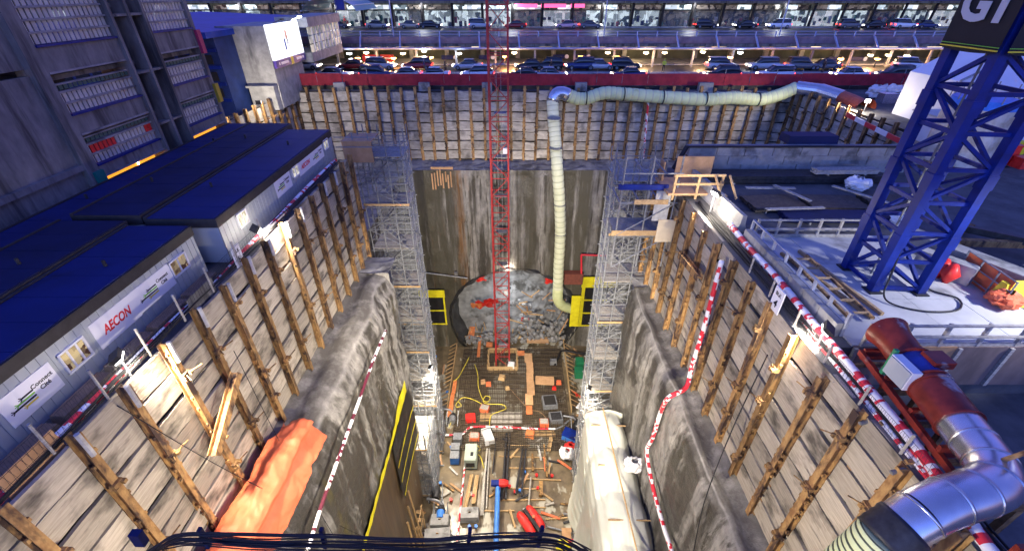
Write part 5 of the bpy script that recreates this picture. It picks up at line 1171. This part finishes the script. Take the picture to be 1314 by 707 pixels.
# top platforms of the right tower with plywood and white sheets
t = thing('timber_landing', 'brightly lit timber landing with plywood walls on top of the right wall', 'platform', Z(885,235,36.4))
L0 = Z(872,250,36.2)
ubox('floor', (10.3,24.6,36.3), (3.0,2.6,.12), M['ply'], t); ubox('side_wall', (11.0,25.9,37.0), (2.2,.08,1.3), M['ply'], t); ubox('side_wall', (9.0,25.6,36.9), (.08,.7,1.2), M['ply'], t)
for q in (9.1,10.4,11.7): ubox('post', (q,23.4,36.7), (.12,.12,1.5), M['wood'], t)
for z in (36.9,37.4): ubox('rail', (10.4,23.35,z), (2.8,.06,.14), M['wood'], t)
for k in range(4): ubox('step', (11.6,23.2-k*.28,36.2-k*.16+.1), (.9,.3,.06), M['wood'], t)
ubar('stair_rail', (11.2,23.3,37.4), (11.2,22.0,36.6), .08, .12, M['wood'], t); ubar('stair_rail', (12.0,23.3,37.4), (12.0,22.0,36.6), .08, .12, M['wood'], t)
ubox('ply_face', (8.9,24.2,35.2), (.9,.06,1.9), M['sleeve'], t); ubox('ply_face', (9.4,24.1,33.6), (1.1,.07,1.5), mat('cream_ply', (.7,.6,.42), (.6,.5,.34), rough=.6, nsc=2), t)
t = thing('tube_stair', 'pale scaffold landing hung between the right tower and the wall', 'scaffold', (8,25,35))
for z in (33.2,35.4,37.2):
    for y in (24.2,26.6): utube('ledger', (6.4,y,z), (9.8,y,z), .05, M['galv'], t)
    for x in (6.4,7.6,8.8): utube('transom', (x,24.2,z), (x,26.6,z), .05, M['galv'], t)
for x in (6.4,8.0,9.6):
    for y in (24.2,26.6): utube('standard', (x,y,31), (x,y,38.2), .055, M['galv'], t)
ubox('deck_board', (7.9,25.4,33.3), (3.1,2.3,.07), M['greywood'], t); ubox('blue_beam', (7.6,24.15,36.4), (2.9,.14,.3), M['craneblue'], t); ubox('toe_board', (7.6,24.1,33.45), (3.0,.05,.35), M['wood'], t); ubox('toe_board', (8.2,24.1,35.5), (2.0,.05,.3), M['wood'], t)
utube('brace', (6.4,24.1,31), (9.6,24.1,33.2), .04, M['galv'], t); utube('brace', (6.4,24.1,33.3), (9.6,24.1,35.4), .04, M['galv'], t)
# plywood stair head on the left tower
t = thing('ply_stair_head', 'brown plywood box on top of the left scaffold next to the trailer', 'enclosure', Y(462,200,31.5))
p = Y(461,200,32); ubox('ply_wall', (p.x,31.9,36.0), (2.1,.08,1.5), M['ply'], t); ubox('ply_wall', (p.x-1.05,32.9,36.0), (.08,2.0,1.5), M['ply'], t); ubox('ply_roof', (p.x,32.9,36.8), (2.2,2.1,.06), M['ply'], t)
for z in (36.5,37.2): utube('rail', (p.x-1.4,31.5,z), (p.x+1.8,31.5,z), .04, M['galv'], t)
# ---- white shrink wrapped enclosure along the right rock face
t = thing('wrapped_enclosure', 'long white plastic wrapped enclosure against the right rock face', 'enclosure', (7.2,16,0))
def wrapf(a, b):
    y = 22.9-14*a
    prof = [(5.9-.02*y,6.5),(5.75,11),(5.25+.04*(y-12),15.6),(5.45+.03*(y-12),17.5),(6.1,18.35),(7.2,18.65),(8.2,18.3),(8.75,17.3)]
    x, z = pl(prof, b)
    u_ = (y % 3.3)/3.3; sag = math.sin(u_*math.pi); tight = (1-sag)**2
    big = .35*mn.noise((x*.35,y*.3,z*.22)); pleat = .1*(.25+tight)*math.sin(x*7+z*5+mn.noise((x,y,z))*3)+.05*mn.noise((x*2.4,y*.5,z*2.4))+.06*crease(Vector((x*.8,y*.5,z*.5)),2)
    up = 1 if b > .45 else b/.45
    return (x-(.45*sag*(1-up*.75)+big*.5)*(1.1-b)-pleat*(1-up*.6), y+.1*mn.noise((x,z,y)), z+up*(.4*sag-.2+big*.5+pleat))
mb = MB(); mb.grid(wrapf, 200, 90); mb.build('sheeting', M['wrap'], t, True)
mb = MB()
mb.grid(lambda a,b:(5.75+2.95*a, 22.95+.1*mn.noise((a*4,b*4,0)), 6+12.2*b+.5*math.sin(a*math.pi)*b), 10, 20); mb.build('end_sheet', M['wrap'], t, True)
for q in (21.5,18.2,14.5,11.0): utube('batten', (5.9,q,18.75), (8.5,q,18.65), .05, M['wood'], t)
utube('batten', (7.0,22.9,19.0), (7.2,9,19.1), .05, M['wood'], t)
for k in range(9):
    y = 9.5+k*1.65
    utube('standard', (5.95,y,0), (5.95,y,9), .055, M['galv'], t)
for z in (.4,2.3,4.2,6.1,8.0): utube('ledger', (5.95,9.5,z), (5.95,22.8,z), .045, M['galv'], t)
for k in range(6): utube('brace', (5.9,10+k*2.2,.3+(k%2)*4), (5.9,12+k*2.2,4.3-(k%2)*4+.01), .045, M['galv'], t)
for z in (2.3,6.1): ubox('deck_board', (6.8,16.2,z), (1.4,13,.06), M['greywood'], t)
bag('crumpled clear plastic on the edge of the white wrapped enclosure', Vector((8.25,18.0,18.7)), 1.1, M['white'], 'plastic_heap', 'plastic sheet')
# ---- orange tarp over the left ledge
def tarpf(a, b):
    y = 4.2+10.0*a
    prof = [(-11.4,27.9),(-11.2,28.5),(-10.8,28.75),(-10.3,28.75),(-9.85,28.5),(-9.55,28.0),(-9.35-.12*math.sin(a*6),27.0+.6*a)]
    x, z = pl(prof, b); f = .16*mn.fractal(Vector((x*.9,y*.5,z)),.9,2.1,4)
    c = .36*crease(Vector((x*.7+y*.25,y*.33-x*.2,z*.6)))+.16*crease(Vector((x*.35,y*1.3,z*.4+4)),2)
    return (x-.6*f-c*(b > .7)*.6+(a-.5)*.3, y+.12*mn.noise((x*1.2,z,y*.5)), z+f*.7+c*(.3 if b > .7 else 1)*min(1,b*6)-.5*max(0.,a-.86)*7*(b>.05))
mb = MB(); mb.grid(tarpf, 150, 70)
tag(mb.build('orange_tarpaulin', M['tarp'], None, True), 'big bright orange tarpaulin draped over the left rock ledge', 'tarpaulin')
# ---- yellow edged membrane along the left face, yellow panels at the tunnel
t = thing('waterproof_membrane', 'brown membrane with a bright yellow top edge along the left side of the pit', 'membrane', (-9.2,18,9))
mb = MB(); mb.grid(lambda a,b:(-9.02-.35*(1-b)+.06*mn.noise((a*20,b*4,1)), 6+20*a, .1+17.7*b+.0*a), 60, 24); mb.build('sheet', M['brown'], t, True)
mb = MB(); mb.grid(lambda a,b:(-8.95+.05*mn.noise((a*30,b,5)), 6+20*a, 17.45+.28*mn.noise((a*24,0,4))*b+(.55+.75*max(0,min(1,(a-.78)*12)))*b), 90, 3); mb.build('edge_strip', M['yel'], t, True)
mb = MB(); mb.grid(lambda a,b:(-8.9+.08*mn.noise((a*9,b*5,3)), 20.5+6.2*a, 10.5+6.9*b), 16, 10); mb.build('black_blanket', M['blkm'], t, True)
for k in range(3): mb = MB(); mb.grid(lambda a,b:(-8.82+.04*mn.noise((a*9,b,k)), 20.6+6.0*a, 10.9+k*1.9+.22*b+.2*math.sin(a*3)), 14, 1); mb.build('yellow_stripe', M['yel'], t)
for k in range(4): ubar('prop', (-8.6,18.6+k*1.1,0), (-8.9,19.2+k*.8,7+k), .14, .14, M['wood'], t)
def ypanel(label, u0, u1, v0, v1, rows, cols, y=50.0, wide=False):
    a = Y(u0, v0, y); b = Y(u1, v1, y); t = thing('membrane_screen', label, 'panel', ((a.x+b.x)/2, y, b.z))
    ubox('membrane', ((a.x+b.x)/2,y,(a.z+b.z)/2), (b.x-a.x,.1,a.z-b.z), M['blkm'], t)
    ubox('top_band', ((a.x+b.x)/2,y-.09,a.z-(a.z-b.z)*.1), (b.x-a.x+.15,.06,(a.z-b.z)*.2), M['yel'], t)
    for k in range(1, rows+1): ubox('strip', ((a.x+b.x)/2,y-.08,a.z-(a.z-b.z)*(.2+.8*k/rows)+.12), (b.x-a.x+.1,.05,.2), M['yel'], t)
    for k in range(cols): x = a.x+(b.x-a.x)*(k/(cols-1) if cols > 1 else 0)+(.25 if k == 0 else -.1); ubox('strip', (x,y-.1,(a.z+b.z)/2), (.45 if k == 0 and wide else .22,.05,a.z-b.z), M['yel'], t)
ypanel('yellow and black membrane panel left of the tunnel mouth', 522, 574, 372, 416, 2, 2)
ypanel('yellow and black membrane panel right of the tunnel mouth', 748, 790, 355, 418, 3, 1, wide=True)
tag(MB().span(Y(734,380,49.95),Y(748,418,50.1)).build('yellow_sheet', M['yel']), 'yellow sheet beside the right membrane panel at the tunnel', 'sheet')
tag(MB().span((Y(724,350,50.2).x,49.6,Y(724,362,50.2).z),(Y(748,350,50.2).x,50.6,Y(748,349,50.2).z)).build('red_brown_plate', mat('red_brown_plate', (.2,.06,.04), (.12,.04,.03), rough=.7)), 'red brown steel plate on the rock above the yellow sheet', 'plate')
mb = MB(); mb.tube([Y(746,327,49.8),Y(778,328,49.8)],.13,8); mb.tube([Y(746,327,49.8),Y(746,360,49.8)],.12,8)
tag(mb.build('wall_pipe', [M['pred']]), 'red pipe bracketed on the rock right of the pale duct', 'pipe')
tag(MB().tube([Y(546,350,49.9),Y(600,357,49.9)],.1,8).box(Y(585,351,49.8),(.35,.3,.45)).build('wall_pipe', M['galv']), 'grey pipe with small lamp box on the rock left of the tunnel', 'pipe')
tag(MB().span(Y(530,348,49.8),Y(537,372,50.1)).build('white_board', M['white']), 'tall narrow white board beside the left yellow panel', 'board')
# red sheets and rubble at the heading
for i, (u,v,s,lab) in enumerate(((612,358,1.1,'crumpled red sheet high on the tunnel face'),(622,392,1.2,'crumpled red sheet in the middle of the tunnel face'),(630,388,1.0,'small red sheet beside the mast on the tunnel face'),(611,393,.8,'dusty pink sheet on the left of the tunnel face'),(707,362,.8,'small red sheet at the right rim of the tunnel'),(674,411,.6,'small red bag on the rubble heap'))):
    p = Y(u,v,53.4); mb = MB()
    mb.grid(lambda a,b:(p.x+s*(a-.5)*2.1*(1+.4*mn.noise((b*3,i,0))), p.y+.5*crease(Vector((a*2.2,b*2.2,i*3.)))-(b-.5)*.8*s, p.z+s*(b-.5)*1.5*(1+.5*mn.noise((a*3,i,4)))), 12, 10)
    tag(mb.build('red_sheet', M['redtarp'] if i != 3 else M['oply'], None, True), lab, 'plastic sheet')
mb = MB(); rr = random.Random(11)
def rock_at(mb, c, s, r):
    n0 = len(mb.v); ic = [(0,0,1),(.9,0,.45),(.28,.85,.45),(-.72,.53,.45),(-.72,-.53,.45),(.28,-.85,.45),(.72,.53,-.45),(-.28,.85,-.45),(-.9,0,-.45),(-.28,-.85,-.45),(.72,-.53,-.45),(0,0,-1)]
    for q in ic: mb.v.append(Vector(c)+Vector(q)*s*r.uniform(.65,1.2))
    for f in ((0,1,2),(0,2,3),(0,3,4),(0,4,5),(0,5,1),(1,6,2),(2,7,3),(3,8,4),(4,9,5),(5,10,1),(6,7,2),(7,8,3),(8,9,4),(9,10,5),(10,6,1),(11,7,6),(11,8,7),(11,9,8),(11,10,9),(11,6,10)): mb.f.append(tuple(n0+i for i in f)); mb.m.append(0)
for k in range(260):
    x = rr.uniform(-7,8.2); right = x > 1
    z = rr.uniform(.2, 1.6) if not right else rr.uniform(.2,6.5)*rr.random()**.6
    y = 52.0+.35*z+rr.uniform(-.8,.3) if right else 51.6+rr.uniform(-.6,.4)
    rock_at(mb, (x,y,z), rr.uniform(.1,.42)*(1.3 if right else 1), rr)
tag(mb.build('rubble_heap', M['shot']), 'heap of broken rock at the foot of the tunnel face', 'rubble', None, 'stuff')
for i in range(16):
    u, v = rr.uniform(660,725), rr.uniform(372,425); p = Y(u,v,51.2); d_ = Vector((rr.uniform(-1,1),rr.uniform(-.3,.2),rr.uniform(-.2,1))).normalized()*rr.uniform(.6,1.5)
    tag(MB().bar(p-d_,p+d_,.2,.1).build('broken_timber', M['wood'] if i % 3 else M['ply']), 'broken timber sticking out of the rubble at the tunnel', 'timber', 'broken timbers in the tunnel rubble')
for i in range(22):
    u = 585+i*6.6+rr.uniform(-2,2); v = 428+rr.uniform(-4,5); p = Z(u,v,.3)
    tag(MB().bar(p,p+Vector((rr.uniform(-.4,.4),rr.uniform(-.2,.3),rr.uniform(.7,1.9))),.14,.1).build('timber_stub', M['wood']), 'timber stub of the bulkhead row at the mouth of the tunnel', 'timber', 'timber stubs at the tunnel mouth')
tag(MB().bar(Z(590,432,.5),Z(735,434,.5),.3,.25).build('sill_beam', M['wood']), 'long timber sill across the foot of the tunnel mouth', 'beam')
# small litter of site life scattered along both sides of the floor
cl = [M['wood'],M['greywood'],M['galv'],M['redtarp'],M['bluep'],M['tarp'],M['steel'],M['ply'],M['sleeve'],M['rust']]
kinds = ['offcut','offcut','pipe_piece','bucket','bucket','offcut','bar_piece','offcut','offcut','bar_piece']
nml = ['pale timber offcut','grey timber offcut','grey pipe piece','red bucket','blue bucket','orange board offcut','dark bar piece','plywood offcut','pale board offcut','rusty bar piece']
for side in (0,1):
    for i in range(55):
        v = rr.uniform(452,700); f = (v-450)/250
        u = (rr.uniform(540,580) if side == 0 else rr.uniform(734,762)) if v < 560 else (rr.uniform(540,585) if side == 0 else rr.uniform(690,738))
        if rr.random() < .25: u = rr.uniform(600,720); v = rr.uniform(565,690)
        p = Z(u,v,.1); k = rr.randrange(10); a_ = rr.uniform(0,3.14); d_ = Vector((math.cos(a_),math.sin(a_),0))
        if kinds[k] == 'bucket': mb = MB().tube([p,p+Vector((0,0,.35))],[.14,.18],8)
        elif kinds[k] == 'pipe_piece': mb = MB().tube([p-d_*.9+Vector((0,0,.1)),p+d_*.9+Vector((0,0,.1))],.1,6)
        else: mb = MB().bar(p-d_*rr.uniform(.4,1.1)+Vector((0,0,.08)),p+d_*rr.uniform(.4,1.1)+Vector((0,0,.14)),.22,.1)
        tag(mb.build(kinds[k], cl[k]), nml[k]+' lying on the muddy floor '+('left of the rebar and planks' if u < 600 else 'right of the rebar and planks' if u > 725 else 'among the rails and planks'), kinds[k].replace('_',' '), nml[k]+'s on the pit floor')
# hanging pipes on the walls
DK = [M['white2'], M['blk']]
def wallpipe(label, pts, r, pal=None): return striped(label, pts, r, .22, 'striped_pipe', dark=pal)
wallpipe('red and white pipe running down the right lagging and over the rock', [X(926,335,9.5),X(905,415,9.5),X(888,470,9.45),Z(880,497,28.6),Z(858,510,28.6),X(848,528,8.35),X(838,560,8.3),X(830,580,8.2),X(838,625,8.15),X(850,670,8.1),X(862,707,8.1),X(872,740,8.1)], .12)
wallpipe('dark red and white pipe slanting down the left rock face', [X(495,424,-8.75),X(478,465,-8.7),X(455,530,-8.65),X(428,605,-8.6),X(412,650,-8.6),X(395,705,-8.6),X(386,730,-8.6)], .09, [M['white2'], mat('dark_maroon', (.1,.015,.03), rough=.5)])
wallpipe('thin red and white pipe hanging down the far right lagging', [Y(832,128,54.3),Y(830,150,54.3),Y(827,185,54.3),Y(825,205,54.2)], .13)
tag(MB().tube(smooth([X(985,455,9.6),X(940,550,9.0),X(905,640,8.2),X(890,707,8.0)],8),.025,5).build('wire', M['black'], None, True), 'thin black wire hanging across the right ledge', 'wire')
for i, (a, b) in enumerate((((150,520),(470,690)),((300,450),(430,690)))):
    tag(MB().tube(smooth([X(a[0],a[1],-11.2),X((a[0]+b[0])/2,(a[1]+b[1])/2+8,-10.4),X(b[0],b[1],-8.6)],10),.014,5).build('wire', M['black'], None, True), ['long thin wire slanting over the lower left wall and the tarp','thin wire slanting over the left wall above the tarp'][i], 'wire')
# cable bundle strung across the near rim, seen from above
t = thing('near_cable_bundle', 'thick bundle of black cables strung across the bottom of the view', 'cables', (0,3.2,40))
for k in range(16):
    o = rr.uniform(-9,9); q_ = rr.uniform(-.06,.06); pp = [(190+rr.uniform(-6,6),712+rr.uniform(-6,8)),(215,695+o*.6),(250,690+o*.8),(330,694+o),(430,697+o),(540,700+o),(620,695+o),(700,693+o),(735,702+o),(760,716+o)]
    MB().tube(smooth([Y(u+rr.uniform(-6,6),v+rr.uniform(-3,3),3.2+q_) for u,v in pp],7),.011,6).build('cable', M['black'], t, True)
for (u,v) in ((178,690),(262,690),(415,690),(602,690),(693,688)):
    p = Y(u,v,3.25); tag(MB().box(p,(.05,.06,.5) if u != 178 else (.14,.1,.3), Matrix.Rotation(.1,3,'Y')).build('cable_bracket', M['roof2']), {178:'blue black end plate left of the near cables',262:'leaning bracket on the near cables over the orange tarp',415:'upright bracket on the near cables by the left rock face',602:'thin bracket on the near cables left of the blue pipe',693:'thin bracket on the near cables before the red pods'}[u], 'bracket', 'brackets on the near cable bundle')
# people
def person(label, p, rz, top, bottom, pose='stand', s=1.0):
    t = thing('person', label, 'person', p); t.rotation_euler[2] = rz
    V = {'pelvis':(0,0,.95),'waist':(0,0,1.1),'chest':(0,.0,1.35),'neck':(0,0,1.5),'head':(0,.02,1.62),'crown':(0,.01,1.76),
         'sl':(-.19,0,1.42),'el':(-.26,-.03,1.15),'wl':(-.25,.1,.92),'hl':(-.24,.14,.82),'sr':(.19,0,1.42),'er':(.26,-.05,1.15),'wr':(.27,.06,.92),'hr':(.27,.1,.82),
         'tl':(-.1,0,.9),'kl':(-.11,.06,.5),'al':(-.11,.0,.09),'ol':(-.12,.16,.04),'tr':(.1,0,.9),'kr':(.12,.0,.5),'ar':(.13,-.1,.09),'or':(.13,.06,.04)}
    E = [('pelvis','waist'),('waist','chest'),('chest','neck'),('neck','head'),('head','crown'),('chest','sl'),('sl','el'),('el','wl'),('wl','hl'),('chest','sr'),('sr','er'),('er','wr'),('wr','hr'),('pelvis','tl'),('tl','kl'),('kl','al'),('al','ol'),('pelvis','tr'),('tr','kr'),('kr','ar'),('ar','or')]
    rad = {'pelvis':.15,'waist':.135,'chest':.16,'neck':.06,'head':.1,'crown':.07,'sl':.075,'el':.05,'wl':.038,'hl':.04,'sr':.075,'er':.05,'wr':.038,'hr':.04,'tl':.1,'kl':.068,'al':.05,'ol':.045,'tr':.1,'kr':.068,'ar':.05,'or':.045}
    K = list(V); me = bpy.data.meshes.new('body'); me.from_pydata([tuple(Vector(V[k])*s) for k in K], [(K.index(a),K.index(b)) for a,b in E], [])
    o = link('body', p, t, me); sk = o.modifiers.new('skin','SKIN'); sb = o.modifiers.new('sub','SUBSURF'); sb.levels = 1; sb.render_levels = 1
    for i, k in enumerate(K): me.skin_vertices[0].data[i].radius = (rad[k]*s, rad[k]*s*.85)
    me.skin_vertices[0].data[0].use_root = True
    dg = bpy.context.evaluated_depsgraph_get(); m2 = bpy.data.meshes.new_from_object(o.evaluated_get(dg)); o.modifiers.clear(); o.data = m2
    m2.materials.clear(); [m2.materials.append(q) for q in (bottom, top, M['skin'])]
    for f in m2.polygons: c = f.center; f.material_index = 2 if (c.z > 1.5*s or c.z < .9*s and abs(c.x) > .2*s) else 1 if c.z > .98*s else 0
    MB().tube([Vector(p)+Vector((0,.01,1.7*s)),Vector(p)+Vector((0,.01,1.76*s)),Vector(p)+Vector((0,.01,1.82*s))],[.125,.12,.05],10).build('hat', top if top is not M['blk'] else M['blk'], t)
    return t
M['skin'] = mat('skin', (.45,.28,.2), rough=.6)
hv = mat('hi_vis', (.55,.65,.05), rough=.6)
for (u,v,tp,lab) in ((851,92,hv,'person in a yellow green vest standing on the traffic island'),(707,95,M['blk'],'person in dark clothes on the street behind the red fence'),(572,95,M['blk'],'person in dark clothes beside the red sedan on the street'),(545,93,M['navy'],'person in navy clothes walking on the traffic island'),(1057,88,M['blk'],'person in dark clothes near the orange lamps on the right')):
    p = Y(u,v,67.5); person(lab, (p.x,67.6,GZ+.14), random.uniform(0,6), tp, M['blk'])
p = Y(440,38,100); person('person in red jacket on the terminal pavement', (p.x,103-.9,DZ+.15), 0, M['redtarp'], M['blk'])
# ================================================================== floodlights
def flood(label, p, aim, fill=0, spot=0, col=(1,.87,.68), stand=1.0, ang=125, s=.3, bulbm=None, look=None):
    p = Vector(p); t = thing('floodlight', label, 'floodlight', p-Vector((0,0,stand)))
    utube('stand', p-Vector((0,0,stand)), p-Vector((0,0,s*.6)), .04, M['galv'], t)
    aim = Vector(aim); d = ((Vector(look) if look is not None else aim)-p).normalized(); rot = d.to_track_quat('-Z','Y').to_euler()
    link('housing', p-d*.1, t, MB().box((0,0,0),(s*1.5,s,.16),ch=-.03).mesh('housing', M['steel']), rot)
    link('lens', p-d*.0, t, MB().box((0,0,0),(s*1.35,s*.85,.05)).mesh('lens', bulbm or M['e_white']), rot)
    if fill: lamp(t, p+d*.45, fill, col, 'POINT', size=.25)
    if spot: lamp(t, p+d*.3, spot, col, 'SPOT', aim, .35, ang, .7)
    return t
flood('floodlight glaring on the left wall top below the red lettered sign', (-11.75,9.7,36.75), (4,20,8), 120, 15000, ang=88)
flood('floodlight glaring on the left wall top in front of the farther trailer', (-11.9,18.4,36.6), (4,40,10), 160, 13000, ang=95)
flood('floodlight glaring on the right wall top beside the numbered plate', (10.15,11.0,36.75), (-6,22,10), 110, 13000, ang=86)
flood('floodlight glaring beside the timber landing on the right', (10.4,21.2,37.2), (-9,14,22), 480, 13000, ang=88)
flood('floodlight shining from the left scaffold tower down on the floor', (-8.0,31.4,14.8), (-2,30,0), 420, 16000, stand=.6)
flood('floodlight shining from the right scaffold above the wrapped enclosure', (6.6,26.4,17.3), (0,28,0), 260, 9000, stand=.6)
flood('floodlight in the tunnel mouth behind the red mast', (-.4,52.6,9.6), (0,57,3), 750, 1500, col=(.93,.97,1), stand=.5)
flood('floodlight glaring at the far right corner below the small red fan', (34.2,44.6,37.0), (20,50,30), 500, 6000, bulbm=M['e_cool'], look=(0,0,46))
flood('floodlight glaring in the yard behind the trailers under the grey tower', (-24.0,44.0,37.0), (-24,54,36), 450, 2500, bulbm=M['e_cool'])
flood('small floodlight glaring in the yard at the foot of the garage', (-25.6,39.6,36.6), (-20,38,36), 200, bulbm=M['e_cool'])
flood('added unseen fill floodlight on the near left rim aimed down the shaft', (-2.0,-4.3,37.2), (-1,51,13), 0, 70000, ang=50)  # added lamp out of view, brightens the far end of the shaft
flood('added unseen fill floodlight on the near right rim aimed down the shaft', (2.0,-4.3,37.2), (1,51,13), 0, 70000, ang=50)  # its added twin, also unseen, fills the same depth of the shaft
flood('floodlight on a tall stand right of the crane pad', (21.5,9.0,42.0), (15.5,15,36), 0, 6500, ang=62, stand=8.1, col=(.95,.95,1))
flood('small floodlight fixed to the rock just above the tunnel crown', (-.6,50.2,14.5), (-.6,50.9,13), 420, stand=.4)
flood('added unseen fill floodlight on the rim of the left wall close to the camera', (-11.2,-2.6,37.3), (9.5,10,19), 0, 30000, ang=94)  # added warm fill behind the view, brightens the right-hand wall
flood('added unseen fill floodlight on the rim of the right wall close to the camera', (9.5,-2.6,37.3), (-11.5,9,17), 0, 34000, ang=90)  # added out-of-view fill that brightens the near left lagging
